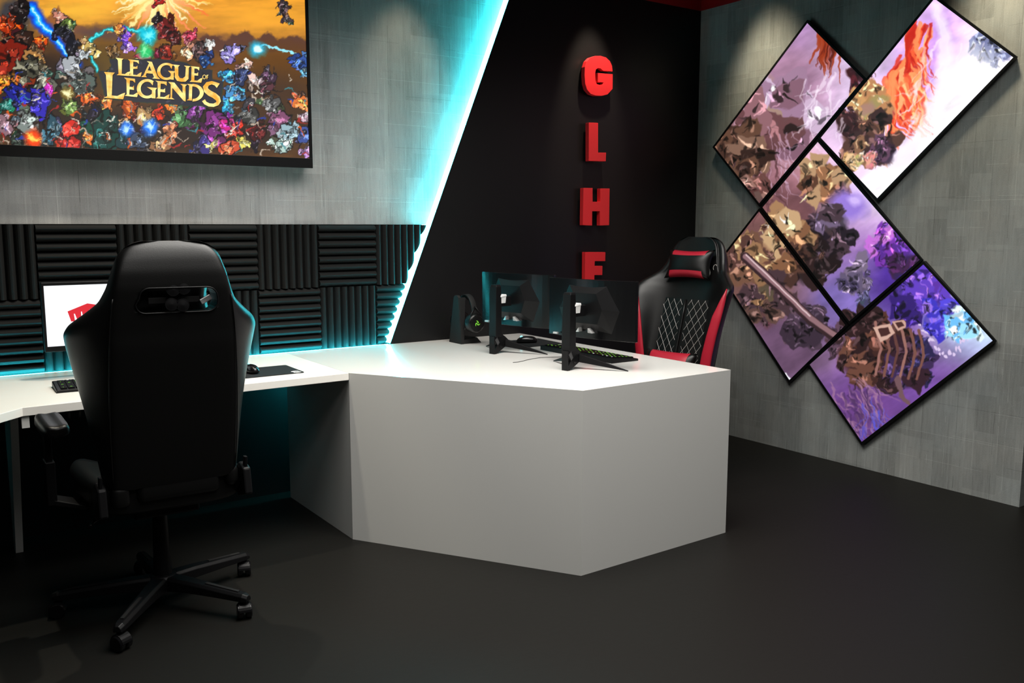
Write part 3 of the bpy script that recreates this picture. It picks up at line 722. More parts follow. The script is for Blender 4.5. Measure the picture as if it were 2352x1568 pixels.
ldesk = empty('workstation_desk', (.9, 3.9, 0)); tag(ldesk, 'white worktop along the foam wall with slanted left end and one leg', 'desk')
lx, ly = .9, 3.9
E_ = (.332, 3.497)
flat('desktop', [(D[0]-.0006, 4.286), (D[0]-.0006, 3.5285), E_, (-.42, 2.73), (-1.1, 3.38), (-1.1, 4.286)], ZD-.031, ZD, 'white_left', ldesk, (lx, ly))
# leg whose front edge slants forward toward the top
tp = onx(22, 960, .334)
v, f = prism([(4.19, 0), (4.255, 0), (4.255, ZD-.031), (3.84, ZD-.031), (4.00, .63)], lambda a, b, d: (d-lx, a-ly, b), .334, .363)
mesh('leg', v, f, 'grey', ldesk, bevel=.001)
v, f = prism([(4.19, 0), (4.255, 0), (4.255, ZD-.031), (3.84, ZD-.031), (4.00, .63)], lambda a, b, d: (d-lx, a-ly, b), -.93, -.90)
mesh('leg', v, f, 'grey', ldesk, bevel=.001)
box('added_led_baffle', -1.1-lx, D[0]-.012-lx, 4.24-ly, 4.335-ly, .700, .7188, 'grey', ldesk)  # unseen board added to cut the cyan strip's light below the worktop
box('apron_block', .327-lx, .352-lx, 3.505-ly, 3.53-ly, .674, ZD-.031, 'grey', ldesk, bevel=.0008)
dl = box('light_strip', -1.1, sx_at(.75)-.008, 4.287, 4.296, .722, .7495, 'cyan2'); tag(dl, 'thin cyan light strip glowing along the back edge of the worktop', 'light strip')

# ------------------------------------------------------------------ predator style monitors seen from behind
def rear_monitor(loc, rz, label):
    r = empty('computer_monitor', loc, rz)
    tag(r, label, 'monitor', 'black curved monitors on the desk pod')
    # curved slim panel
    W = .250; z0 = .130; z1 = .396; nx = 16
    def yy(x): return .125+.028*(x/W)**2
    vs = []; fs = []
    for i in range(nx+1):
        x = -W+2*W*i/nx
        for (dy_, z) in ((0, z0), (.018, z0), (.018, z1), (0, z1)): vs.append((x, yy(x)+dy_, z))
    for i in range(nx):
        for k in range(4): fs.append((i*4+k, i*4+(k+1) % 4, (i+1)*4+(k+1) % 4, (i+1)*4+k))
    fs += [(3, 2, 1, 0), tuple(nx*4+k for k in range(4))]
    mesh('display_panel', vs, fs, 'glossblack', r, bevel=.0015)
    vs = []; fs = []
    for i in range(nx+1):
        x = -W+.006+2*(W-.006)*i/nx
        for z in (z0+.018, z1-.008): vs.append((x, yy(x)+.0186, z))
    for i in range(nx): fs.append((i*2, i*2+1, i*2+3, i*2+2))
    mesh('screen', vs, fs, 'glossblack', r)
    # faceted rear housing (hexagonal bulge)
    o_ = [(-.14, .155), (.14, .155), (.18, .26), (.11, .372), (-.11, .372), (-.18, .26)]
    i_ = [(-.075, .20), (.075, .20), (.10, .265), (.065, .335), (-.065, .335), (-.10, .265)]
    vs = [(x, yy(x)+.002, z) for x, z in o_]+[(x, .106, z) for x, z in i_]
    fs = [(0, 1, 2, 3, 4, 5), (11, 10, 9, 8, 7, 6)]+[(k, (k+1) % 6, 6+(k+1) % 6, 6+k) for k in range(6)]
    mesh('rear_housing', vs, fs, 'black', r, bevel=.001)
    for s in (-1, 1):
        t = mesh('silver_accent', [(s*.026, .100, .160), (s*.047, .104, .158), (s*.026, .098, .180), (s*.026, .128, .160), (s*.047, .13, .158), (s*.026, .125, .180)], [(0, 1, 2), (3, 5, 4), (0, 3, 4, 1), (1, 4, 5, 2), (2, 5, 3, 0)], 'silver', r)
        t['label'] = 'silver triangular accent'
    sl = box('silver_accent', -.19, -.165, .112, .1225, .138, .146, 'silver', r); sl['label'] = 'thin silver accent'
    # stand : tapered column, arm, silver clip, faceted foot and two spike feet
    rings = []
    for z, w, d, y in ((.087, .0255, .021, 0), (.12, .0245, .020, 0), (.25, .0235, .019, .001), (.335, .022, .017, .002), (.345, .019, .014, .003)):
        rings.append([(-w, y-d, z), (w, y-d, z), (w+.001, y+d, z), (-w-.001, y+d, z)])
    v, f = loftv(rings); mesh('stand_column', v, f, 'black', r, bevel=.002)
    box('arm', -.018, .018, .017, .098, .235, .285, 'black', r, bevel=.003)
    c = mesh('cable_hook', *loftv([[(.0, .020, .252), (.021, .020, .252), (.021, .052, .252), (.0, .052, .252)], [(.0, .018, .282), (.023, .018, .282), (.023, .054, .282), (.0, .054, .282)], [(-.006, .012, .284), (.027, .012, .284), (.025, .056, .288), (-.004, .056, .288)], [(-.003, .016, .294), (.024, .016, .294), (.024, .054, .296), (-.002, .054, .296)]]), 'silverw', r, bevel=.001)
    c['label'] = 'pale silver hook on the stand'
    # foot : rear toe
    fb = MB()
    fb.add(*prism([(-.026, 0.0), (-.008, 0.0), (-.0205, .018), (-.0205, .072), (-.0205, .088), (-.026, .088)], lambda a, b, d: (d, a, b), -.017, .017))
    fb.add(*prism([(-.008, 0.0), (.074, .040), (.086, .058), (.056, .082), (.020, .104), (-.0205, .088), (-.0205, .072), (-.001, .042), (-.0205, .018)], lambda a, b, d: (d, a, b), -.015, .015))
    ft = fb.obj('stand_foot', 'black', r)
    for q in (.0151, -.0171):
        v, f = prism([(-.018, .071), (.0, .044), (.012, .056), (-.004, .086)], lambda a, b, d: (d, a, b), q, q+.002); mesh('foot_facet', v, f, 'greyplastic', ft)
        v, f = prism([(.024, .026), (.056, .044), (.034, .068), (.006, .044)], lambda a, b, d: (d, a, b), q, q+.002); mesh('foot_facet', v, f, 'glossblack', ft)
    for s in (-1, 1):
        a = Vector((s*.014, .062, .042)); b = Vector((s*.217, .15, .0)); d = (b-a); n = Vector((d.y, -d.x, 0)).normalized()
        vs = [a+n*.014+Vector((0, 0, -.010)), a-n*.014+Vector((0, 0, -.010)), a-n*.010+Vector((0, 0, .026)), a+n*.010+Vector((0, 0, .026)),
              b+n*.003+Vector((0, 0, .0005)), b-n*.003+Vector((0, 0, .0005)), b-n*.002+Vector((0, 0, .004)), b+n*.002+Vector((0, 0, .004))]
        mesh('stand_leg', vs, [(0, 1, 2, 3), (7, 6, 5, 4), (0, 4, 5, 1), (1, 5, 6, 2), (2, 6, 7, 3), (3, 7, 4, 0)], 'black', r, bevel=.0006)
    return r
mon = rear_monitor((2.422, 3.048, ZD), math.radians(-78.5), 'black curved monitor on spiked stand, nearer the camera, beside the red chair')
mon2 = copy_tree(mon); mon2.location = (2.441, 3.66, ZD); mon2['label'] = 'black curved monitor on spiked stand further back, next to the headset'

# ------------------------------------------------------------------ monitor on the left worktop
lm = empty('computer_monitor', (.80, 4.10, ZD)); tag(lm, 'lit monitor with white screen and red mark, behind the black chair', 'monitor')
mw = .318
box('housing', -mw, mw, -.045, -.01, .118, .405, 'black', lm, bevel=.003)
box('screen', -mw+.010, mw-.010, -.0462, -.0448, .141, .391, 'screenwhite', lm)
box('stand_column', -.025, .025, -.015, .01, .012, .25, 'black', lm, bevel=.002)
flat('stand_base', [(.70, 3.98), (.90, 3.98), (.93, 4.16), (.67, 4.16)], 0, .012, 'black', lm, (.80, 4.10), .002)
# red fist-like mark : block with notches and slanted ends
def ml(x, y): p = ony(80+x/5.6, 640+y/5.6, 4.0535); return (p[0]-.80, p[1]-4.10, p[2]-ZD)
fist = [(420, 420), (675, 316), (830, 338), (822, 470), (790, 560), (740, 575), (712, 395), (700, 395), (690, 560), (640, 565), (605, 420), (594, 422), (600, 545), (556, 550), (515, 450), (502, 448), (518, 545), (468, 550)]
def quadfan(pts): return pts, [tuple(range(len(pts)))]
mesh('screen_mark', *quadfan([ml(x, y) for x, y in fist]), 'logored', lm)['label'] = 'red mark on the screen'

# ------------------------------------------------------------------ keyboards, mice, pads, cables
def keyboard(loc, rz, L, Wd, label, first=True):
    k = empty('keyboard', loc, rz); tag(k, label, 'keyboard')
    h = L/2; w = Wd/2
    v, f = loftv([[(-h, -w, 0), (h, -w, 0), (h, w, 0), (-h, w, 0)], [(-h, -w, .009), (h, -w, .009), (h, w, .022), (-h, w, .022)], [(-h+.004, -w+.004, .011), (h-.004, -w+.004, .011), (h-.004, w-.004, .024), (-h+.004, w-.004, .024)]])
    mesh('body', v, f, 'black', k, bevel=.001)
    nc = 16; nr = 6; px = (L-.03)/nc; py = (Wd-.03)/nr
    for i in range(nc):
        for j in range(nr):
            x = -h+.015+px*(i+.5); y = -w+.015+py*(j+.5); z = .0115+(y+w)/(2*w)*.0125
            kb = MB(); kb.box(-px*.43, px*.43, -py*.42, py*.42, 0, .005)
            g = rnd.random(); q = .0026; t0, t1 = .00505, .0056
            mi = 2 if (j == nr-1 and i < 5) else 1
            if rnd.random() < .72:
                kb.box(-q*1.3, -q*.4, -q*1.4, q*1.4, t0, t1, mi=mi)
                if g > .35: kb.box(-q*.4, q*1.2, q*(.7 if g > .6 else -1.3), q*(1.4 if g > .6 else -.6), t0, t1, mi=mi)
                if g > .7: kb.box(q*.6, q*1.3, -q*1.2, q*.4, t0, t1, mi=mi)
            kb.obj('key', ['black', 'green', 'whiteglow'], k, loc=(x, y, z))
    return k
# right keyboard: long axis roughly along Y, in front (chair side) of the near monitor
p1 = onz(1241, 803, ZD)[:2]; p2 = onz(1405, 835, ZD)[:2]; p3 = onz(1458, 824, ZD)[:2]
ang = math.atan2(p2[1]-p1[1], p2[0]-p1[0])
LK = float(np.linalg.norm(p2-p1)); d_ = (p2-p1)/LK; nrm_ = np.array([-d_[1], d_[0]]); WK = .165
cen = (p1+p2)/2+nrm_*WK/2
keyboard((float(cen[0]), float(cen[1]), ZD), ang+PI, LK, WK, 'black keyboard with green lit keys lying under the near rear-facing monitor')
k2 = keyboard((.70, 3.80, ZD), math.radians(-2), .45, .165, 'black keyboard with green lit keys on the left worktop, partly behind the black chair')
def pad(name, pts, label):
    c = sum(np.array(p) for p in pts)/len(pts)
    # rounded corners
    out = []
    n = len(pts)
    for i in range(n):
        p = np.array(pts[i]); a = np.array(pts[i-1]); b = np.array(pts[(i+1) % n]); u = (a-p)/np.linalg.norm(a-p)*.012; w = (b-p)/np.linalg.norm(b-p)*.012
        for t in (0, .25, .5, .75, 1): out.append(tuple(p+u*(1-t)**2+w*t**2-c[:2]*1))
    v, f = prism(out, lambda a, b, d: (a, b, d), 0, .0035)
    o = mesh('mouse_pad', v, f, 'pad', loc=(c[0], c[1], ZD)); tag(o, label, 'mouse pad'); return o, c
rp, rc = pad('r', [(2.70, 3.747), (2.945, 3.752), (2.965, 4.01), (2.715, 4.02)], 'black mouse pad on the desk pod under a mouse, between the monitors')
lp, lc_ = pad('l', [(1.17, 3.642), (1.432, 3.645), (1.437, 3.885), (1.17, 3.885)], 'black mouse pad with white mark on left worktop, right of the black chair')
# white S-like mark printed on the pad corner
sp = [onz(x, y, ZD+.0037) for x, y in ((694, 852.5), (690, 853), (684.5, 853.2), (681.5, 854.2), (685, 855.6), (679, 857.4), (673.5, 857), (670.5, 856))]
mk = MB()
def S_mark(cx, cy, s):
    up = thick([(.9, .75), (.4, 1.), (-.3, .95), (-.8, .6), (-.6, .15), (0, 0)], [.2, .22, .22, .24, .22, .18])
    dn = [(-x, -y) for x, y in up]
    for sh in (up, dn):
        mk.add([(cx+x*s*.9, cy+y*s, .0037) for x, y in sh], [tuple(range(len(sh)))])
S_mark(1.404-lc_[0], 3.672-lc_[1], .021)
mk.obj('printed_mark', 'whiteprint', lp)
def mouse(loc, rz, label):
    m_ = empty('computer_mouse', loc, rz); tag(m_, label, 'mouse')
    rings = []
    for z, sx, sy in ((0, .029, .058), (.008, .031, .060), (.020, .029, .056), (.030, .023, .044), (.037, .013, .026)):
        rings.append([(sx*math.cos(2*PI*k/16)*(1-.12*math.cos(4*PI*k/16)), -.004*z/.03+sy*math.sin(2*PI*k/16), z) for k in range(16)])
    v, f = loftv(rings); mesh('body', v, f, 'glossblack', m_, smooth=True, sub=1)
    v, f = lathev([(.0005, -.004), (.007, -.004), (.0085, -.002), (.0085, .002), (.007, .004), (.0005, .004)], 16, (0, .028, .031), 'x'); w = mesh('scroll_wheel', v, f, 'cyanglow', m_, smooth=True); w['label'] = 'cyan lit scroll wheel'
    return m_
ms = mouse((2.795, 3.885, ZD+.0037), math.radians(62), 'black mouse on the desk pod pad, seen between the two rear-facing monitors')
ms2 = mouse((1.235, 3.76, ZD+.0037), math.radians(3), 'black mouse with cyan lit wheel on left worktop pad, peeking out beside the black chair')
cab = [onz(x, y, ZD+.002) for x, y in ((1178, 832), (1190, 831), (1200, 829), (1215, 825), (1240, 821), (1262, 820), (1292, 819), (1320, 817))]
tag(tube('cable', [tuple(p) for p in cab], .0012, 'matblack'), 'thin dark cable curving across the white desk pod behind the near monitor', 'cable')
cab = [onz(x, y, ZD+.003) for x, y in ((172, 878.5), (180, 874), (188, 870), (205, 866))]
tag(tube('cable', [tuple(p) for p in cab], .002, 'matblack'), 'short dark cable leading back from the left keyboard', 'cable')

# ------------------------------------------------------------------ headset on stand
hs = empty('headset_stand', (2.49, 4.10, ZD)); tag(hs, 'black angular headset stand at the back of the desk pod', 'stand')
v, f = prism([(-.042, 0), (.082, 0), (.030, .250), (.018, .262), (-.008, .262), (-.018, .250)], lambda a, b, d: (d, a, b), -.008, .008); mesh('upright', v, f, 'matblack', hs, bevel=.0015)
v, f = loftv([[(-.008, -.048, 0), (.010, -.048, 0), (.010, -.040, 0), (-.008, -.040, 0)], [(-.004, -.024, .25), (.034, -.024, .25), (.034, -.012, .25), (-.004, -.012, .25)]])
mesh('front_edge', v, f, 'matblack', hs, bevel=.0008)
v, f = loftv([[(-.008, -.045, 0), (.125, -.042, 0), (.125, .055, 0), (-.008, .06, 0)], [(-.006, -.040, .018), (.100, -.036, .030), (.100, .03, .030), (-.006, .04, .045)]]); mesh('foot', v, f, 'matblack', hs, bevel=.001)
box('hook', .0, .085, -.018, .018, .232, .246, 'matblack', hs, bevel=.004)
hd_ = empty('headset', (2.545, 4.095, ZD)); tag(hd_, 'black over-ear headset with green mark hanging on its stand', 'headset')
pts = []; 
for i in range(25):
    a = PI*(i/24.); pts.append((0, -.078*math.cos(a)*1.0, .158+.105*math.sin(a)))
def band(pts, w, t, m, name):
    rings = []
    P = [Vector(p) for p in pts]
    for i, p in enumerate(P):
        tg = (P[min(i+1, len(P)-1)]-P[max(i-1, 0)]).normalized(); n = Vector((1, 0, 0)).cross(tg)
        rings.append([p+Vector((w, 0, 0))-n*t, p+Vector((w, 0, 0))+n*t, p-Vector((w, 0, 0))+n*t, p-Vector((w, 0, 0))-n*t])
    v, f = loftv(rings); return mesh(name, v, f, m, hd_, smooth=True, bevel=.002)
band(pts, .016, .004, 'matblack', 'headband')
band([(p[0], p[1]*.9, p[2]-.009) for p in pts[5:20]], .013, .005, 'leather', 'headband_cushion')
for s in (-1, 1):
    v, f = lathev([(.004, .027), (.036, .027), (.048, .023), (.052, .012), (.052, .002), (.054, -.002), (.054, -.020), (.045, -.026), (.004, -.024)], 28, (0, s*.078, .115), 'y')
    v = [(x, s*.078+(y-s*.078)*s, z) for x, y, z in v]
    cup = mesh('ear_cup', v, f, 'leather', hd_, smooth=True, loc=(0, 0, 0))
    v, f = tubev([(.043*math.cos(a*PI/10), s*.078+s*.0245, .115+.043*math.sin(a*PI/10)) for a in range(20)], .0028, 6, True); mesh('rim', v, f, 'glossblack', cup, smooth=True)
    yk = tube('yoke', [(.0, s*.082, .205), (-.030, s*.090, .165), (-.040, s*.088, .12)], .004, 'black', hd_); yk2 = tube('yoke', [(.0, s*.082, .205), (.030, s*.090, .165), (.040, s*.088, .12)], .004, 'black', hd_)
    # three entwined curved strokes
    mk = MB()
    for q in range(3):
        a0 = q*2*PI/3+.4
        pts2 = [(math.cos(a0+t*1.6)*(.003+.0135*t), math.sin(a0+t*1.6)*(.003+.0135*t)) for t in (0, .25, .5, .75, 1)]
        sh = thick(pts2, [.0028, .003, .0026, .002, .001])
        mk.add([(x, s*(.078+.0278), .115+z) for x, z in sh], [tuple(range(len(sh)))])
    g_ = mk.obj('green_mark', 'green', cup); g_['label'] = 'glowing green round mark'

# ------------------------------------------------------------------ gaming chairs
def lerp_tab(T, z):
    for a, b in zip(T, T[1:]):
        if a[0] <= z <= b[0]:
            t = (z-a[0])/(b[0]-a[0]); t2 = t
            return [a[i]+(b[i]-a[i])*t2 for i in range(len(a))]
    return T[0] if z < T[0][0] else T[-1]
#        z    core  wing   fwd   thick
BT = [(.520, .192, .205, .026, .036), (.528, .197, .218, .032, .046), (.60, .200, .228, .05, .05), (.70, .203, .243, .075, .052), (.80, .203, .261, .095, .052), (.90, .202, .282, .110, .052), (1.00, .198, .304, .112, .052), (1.045, .196, .311, .102, .05),
      (1.075, .194, .297, .082, .05), (1.11, .190, .255, .052, .05), (1.145, .186, .216, .028, .05), (1.19, .178, .194, .014, .05), (1.24, .166, .180, .008, .043), (1.29, .150, .163, .004, .026), (1.318, .130, .142, .0, .010), (1.333, .099, .108, -.006, -.002), (1.338, .082, .090, -.010, -.005)]
def yb(z): return -.225-.135*(z-.5)+.02*max(0, z-1.0)
def ring(z, hc, hw, wf, th):
    y0 = yb(z)
    R = [(0, -th), (hc*.6, -th), (hc*.93, -th+.003), (hc, -th+.009), (hc+(hw-hc)*.55, -th+.02+wf*.3), (hw-.003, wf*.62), (hw-.004, wf+.005), (hw-.022, wf+.012), (hw-.05, wf+.002), (hc-.015, .036+wf*.1), (hc*.6, .022), (0, .02)]
    pts = R+[(-x, y) for x, y in R[-2:0:-1]]
    return [(x, y0+y, z) for x, y in pts]
def build_backrest():
    zs = sorted(set([t[0] for t in BT]+[.55, .65, .75, .85, .95, 1.025, 1.06, 1.092, 1.128, 1.165, 1.215, 1.265]))
    rings = [ring(*lerp_tab(BT, z)) for z in zs]
    v, f = loftv(rings)
    o = mesh('backrest', v, f, 'leather', smooth=True, sub=2)
    # opening behind the head
    hx0, hx1, hz0, hz1 = -.118, .138, 1.112, 1.190
    pl = []
    for cx, cz, a0 in ((hx1-.036, hz1-.036, 0), (hx0+.042, hz1-.03, 90), (hx0+.03, hz0+.028, 180), (hx1-.034, hz0+.03, 270)):
        rr = .034 if cx > 0 else .03
        for k in range(6): a = math.radians(a0+90*k/5); pl.append((cx+rr*math.cos(a), cz+rr*math.sin(a)))
    v, f = prism(pl, lambda a, b, d: (a, d, b), -.55, .1)
    c = mesh('cut', v, f, 'leather')
    bo = o.modifiers.new('cut', 'BOOLEAN'); bo.object = c; bo.operation = 'DIFFERENCE'; bo.solver = 'EXACT'
    dg = bpy.context.evaluated_depsgraph_get(); me = bpy.data.meshes.new_from_object(o.evaluated_get(dg))
    bpy.data.objects.remove(o); bpy.data.objects.remove(c)
    me.name = 'backrest'
    return me, pl
BACK, HOLE = build_backrest()
def pillow(name, a, b, th, c, tilt, parent, mats, band_lo, band_hi, pinch=.13):
    n = 16; vs = []; fs = []; mi = []
    for side in (1, -1):
        o = len(vs)
        for i in range(n+1):
            for j in range(n+1):
                u = -1+2*i/n; v = -1+2*j/n
                x = a*u*(1-pinch*(1-v*v)); z = b*v*(1-pinch*1.2*(1-u*u)); y = side*th*((1-abs(u)**2.6)*(1-abs(v)**2.6))**.55
                vs.append((x+c[0], c[1]+y+z*tilt, c[2]+z))
        for i in range(n):
            for j in range(n):
                fs.append((o+i*(n+1)+j, o+(i+1)*(n+1)+j, o+(i+1)*(n+1)+j+1, o+i*(n+1)+j+1))
                u = abs(-1+2*(i+.5)/n); v = -1+2*(j+.5)/n
                mi.append(1 if (u < .8 and (v > band_hi or v < band_lo) and abs(v) < .97) else 0)
    me = bpy.data.meshes.new(name); me.from_pydata(vs, [], fs)
    for k in mats: me.materials.append(M[k])
    me.polygons.foreach_set('material_index', mi); me.polygons.foreach_set('use_smooth', [True]*len(fs))
    bm = bmesh.new(); bm.from_mesh(me); bmesh.ops.remove_doubles(bm, verts=bm.verts, dist=.0002); bmesh.ops.recalc_face_normals(bm, faces=bm.faces); bm.to_mesh(me); bm.free()
    ob = bpy.data.objects.new(name, me); link(ob, parent); return ob
def gaming_chair(loc, rz, label, red, base_rot, arms, arm_dz=0, recline=0, lift=0):
    r = empty('gaming_chair', loc, rz); tag(r, label, 'chair', None)
    bk = bpy.data.objects.new('backrest', BACK); link(bk, r)
    # rim of the opening
    for nm, rad in (('opening_rim', .0026),):
        pts = [(x, yb(z)-.0505, z) for x, z in HOLE]; tube(nm, pts, rad, 'black', r, 6, True)
    # strap bar and four-lobed fitting in the opening
    mb = MB(); mb.box(-.075, .085, yb(1.15)-.028, yb(1.15)-.022, 1.138, 1.158); mb.obj('strap', 'matblack', r, bevel=.002)
    mb = MB()
    for (x, z) in ((-.003, 1.182), (.030, 1.186), (-.010, 1.136), (.024, 1.132)):
        v, f = tubev([(x+.019*math.cos(k*PI/8), yb(1.15)-.052, z+.019*math.sin(k*PI/8)) for k in range(16)], .0022, 5, True); mb.add(v, f)
        v, f = lathev([(.002, .006), (.0175, .006), (.0175, -.002), (.002, -.004)], 16, (x, yb(1.15)-.052, z), 'y'); mb.add(v, f)
    mb.obj('clover_fitting', 'black', r, smooth=False)
    bc = mesh('strap_buckle', boxv(-.019, .019, -.004, .004, -.009, .009), BF, 'silver', r, bevel=.002, loc=(.103, yb(1.15)-.03, 1.146), rot=(0, math.radians(-28), 0)); bc['label'] = 'metal strap buckle'
    # seam piping
    for s in (-1, 1):
        pts = []
        for k in range(32):
            z = .56+.60*k/31; t = lerp_tab(BT, z); pts.append((s*(t[1]-.001), yb(z)-t[4]+.0065, z))
        tube('piping', pts, .0022, 'leather', r, 6)
    # front quilted panel with stitching
    vs = []; fs = []; nx, nz = 8, 14
    for j in range(nz+1):
        for i in range(nx+1):
            u = -1+2*i/nx; z = .60+.390*j/nz; w = .142+.03*(j/nz); vs.append((u*w, yb(z)+.027+.010*(1-u*u)+.004*abs(u)**3, z))
    for j in range(nz):
        for i in range(nx): a = j*(nx+1)+i; fs.append((a, a+1, a+nx+2, a+nx+1))
    qp = mesh('quilted_panel', vs, fs, 'leather', r, smooth=True)
    sb = MB()
    def sf(x, z): 
        w = .142+.03*((z-.6)/.39); u = max(-1, min(1, x/w)); return (x, yb(z)+.0285+.010*(1-u*u)+.004*abs(u)**3, z)
    for side in (-1, 1):
        for dr in (-1, 1):
            for q in range(-8, 12):
                pts = []
                for k in range(26):
                    z = .605+.38*k/25; w = .142+.03*((z-.6)/.39)
                    x = side*(.014)+side*(q*.043)+dr*(z-.6)*.62*1.0
                    if side*x > .016 and side*x < w-.003: pts.append(sf(x, z))
                    elif len(pts) > 1: sb.add(*tubev(pts, .0011 if dr*side > 0 else .0005, 4)); pts = []
                    else: pts = []
                if len(pts) > 1: sb.add(*tubev(pts, .0011 if dr*side > 0 else .0005, 4))
    sb.obj('diamond_stitching', 'stitch' if red else 'matblack', qp)
    tube('centre_piping', [(0, yb(z)+.043, z) for z in (.60, .7, .8, .9, .985)], .0055, 'leather', r, 6)
    if red:
        for s in (-1, 1):
            rings = []
            for k in range(28):
                t_ = k/27; z = .55+.50*t_; t = lerp_tab(BT, z)
                w = .030*min(1, (1-t_)*3.2+.02)**.7*(.85+.3*(1-t_)); hw, wf = t[2], t[3]
                cx = hw-.022; cy = yb(z)+wf+.006; rr = []
                for q in range(12):
                    a = 2*PI*q/12; rr.append((s*(cx+w*math.cos(a)*.95), cy+.012*math.sin(a)-.003*math.cos(a), z))
                rings.append(rr)
            v, f = loftv(rings); st = mesh('side_stripe', v, f, 'redleather', r, smooth=True); st['label'] = 'red padded edge'
    pm = ['leather', 'redleather'] if red else ['leather', 'leather']
    hp = pillow('head_pillow', .150, .084 if red else .072, .045, (0, yb(1.165)+.066, 1.178 if red else 1.152), -.13, r, pm, -.5, .62, .12)
    lp_ = pillow('lumbar_pillow', .165, .092, .045, (0, yb(.62)+.085, .605), -.13, r, pm, -.45, .2, .06)
    # logo disc beside the pillow
    v, f = tubev([(-.142+.012*math.cos(k*PI/8), yb(1.17)+.030, 1.168+.016*math.sin(k*PI/8)) for k in range(16)], .0016, 5, True); eb = mesh('embroidered_mark', v, f, 'stitch' if red else 'matblack', r)
    # seat
    rings = []
    for y, w, zt_, zb_ in ((-.255, .20, .525, .445), (-.235, .235, .545, .425), (-.1, .255, .535, .42), (.1, .265, .53, .42), (.22, .26, .53, .425), (.262, .235, .515, .44), (.27, .20, .49, .455)):
        R = [(0, zb_), (w*.8, zb_), (w, zb_+.02), (w+.005, zt_-.01), (w-.03, zt_+.02), (w-.085, zt_-.012), (w*.4, zt_-.02), (0, zt_-.02)]
        rings.append([(x, y, z) for x, z in R+[(-x, z) for x, z in R[-2:0:-1]]])
    v, f = loftv(rings); mesh('seat', v, f, 'leather', r, smooth=True, sub=2)
    # lower back rolls visible under the backrest
    for x0, x1, z0, z1 in ((-.125, .148, .472, .548), (-.205, -.143, .465, .545), (.163, .212, .485, .560)):
        rl = mesh('seat_back_roll', boxv(x0, x1, -.272, -.21, z0, z1), BF, 'leather', r, smooth=True, bevel=.022, seg=4)
    # recliner hinge covers
    for s in (-1, 1):
        h = MB(); v, f = prism([(-.30, .455), (-.215, .43), (-.18, .47), (-.19, .53), (-.235, .56), (-.285, .545)], lambda a, b, d: (s*d, a, b), .220, .248); h.add(v, f); h.obj('hinge_cover', 'black', r, bevel=.006)
        v, f = prism([(-.27, .50), (-.24, .49), (-.258, .585), (-.280, .585)], lambda a, b, d: (s*d, a, b), .230, .240); mesh('hinge_arm', v, f, 'black', r, bevel=.002)
    box('mechanism', -.11, .11, -.13, .14, .375, .424, 'black', r, bevel=.008)
    tube('tilt_lever', [(-.1, -.05, .40), (-.2, -.07, .395), (-.235, -.09, .385), (-.25, -.11, .375)], .006, 'glossblack', r)
    # armrests
    for s in arms:
        ar = MB()
        v, f = loftv([[(s*.20, -.05, .405), (s*.20, .06, .405), (s*.20, .06, .418), (s*.20, -.05, .418)], [(s*.345, -.04, .45), (s*.345, .045, .45), (s*.345, .045, .47), (s*.345, -.04, .47)]]); ar.add(v, f)
        ar.box(min(s*.332, s*.362), max(s*.332, s*.362), -.04, .035, .45, .60); ar.box(min(s*.337, s*.357), max(s*.337, s*.357), -.03, .025, .59, .695)
        a = ar.obj('armrest', 'black', r, bevel=.003)
        rings = []
        for y, w, zt_, zb_ in ((-.155, .030, .742, .712), (-.145, .042, .752, .70), (-.05, .045, .748, .694), (.04, .046, .752, .694), (.10, .042, .752, .70), (.112, .030, .742, .71)):
            R = [(-w*.8, zb_), (w*.8, zb_), (w, zb_+.015), (w*.9, zt_-.004), (w*.4, zt_-.006), (0, zt_-.010), (-w*.4, zt_-.006), (-w*.9, zt_-.004), (-w, zb_+.015)]
            rings.append([(s*.332+x, y, z) for x, z in R])
        v, f = loftv(rings); mesh('arm_pad', v, f, 'leather', a, smooth=True, sub=1)
    # gas lift and five-star base
    gl = MB(); v, f = lathev([(.024, .376), (.026, .34), (.029, .20), (.034, .10), (.034, .09)], 20); gl.add(v, f); gl.obj('gas_lift', 'black', r, smooth=True, bevel=.001)
    v, f = lathev([(.01, .062), (.048, .066), (.052, .10), (.046, .118), (.03, .124)], 20); mesh('base_hub', v, f, 'black', r, smooth=True)
    for k in range(5):
        a = math.radians(base_rot+72*k); c, s = math.cos(a), math.sin(a)
        def rt(p): return (p[0]*c-p[1]*s, p[0]*s+p[1]*c, p[2])
        rings = []
        for d, w, zt_, zb_ in ((.03, .030, .118, .066), (.12, .027, .114, .072), (.25, .023, .103, .070), (.352, .019, .094, .066), (.370, .013, .088, .068)):
            R = [(-w, zb_), (w, zb_), (w, zt_-.010), (w-.008, zt_), (-w+.008, zt_), (-w, zt_-.010)]
            rings.append([rt((d, x, z)) for x, z in R])
        v, f = loftv(rings); lg = mesh('base_leg', v, f, 'black', r, bevel=.002)
        rr = MB(); v, f = loftv([[rt((.19+dd, w, .1085-(dd)*.085)) for w in (-.006, .006)]+[rt((.19+dd, w, .1115-(dd)*.085)) for w in (.006, -.006)] for dd in (0, .14)]); rr.add(v, f); rr.obj('foot_grip', 'matblack', lg)
        # caster : hood and two wheels
        ca = math.radians(base_rot*1.7+72*k*1.9+40); cc, ss = math.cos(ca), math.sin(ca); px_, py_ = .350*c, .350*s
        cs = MB()
        def ct(p): return (px_+p[0]*cc-p[1]*ss, py_+p[0]*ss+p[1]*cc, p[2])
        v, f = lathev([(.011, .070), (.011, .05)], 12); cs.add([ct(p) for p in v], f)
        hood = [(.029*math.cos(t*PI/10), .030+.029*math.sin(t*PI/10)) for t in range(11)]+[(.018*math.cos(t*PI/10), .032+.018*math.sin(t*PI/10)) for t in range(10, -1, -1)]
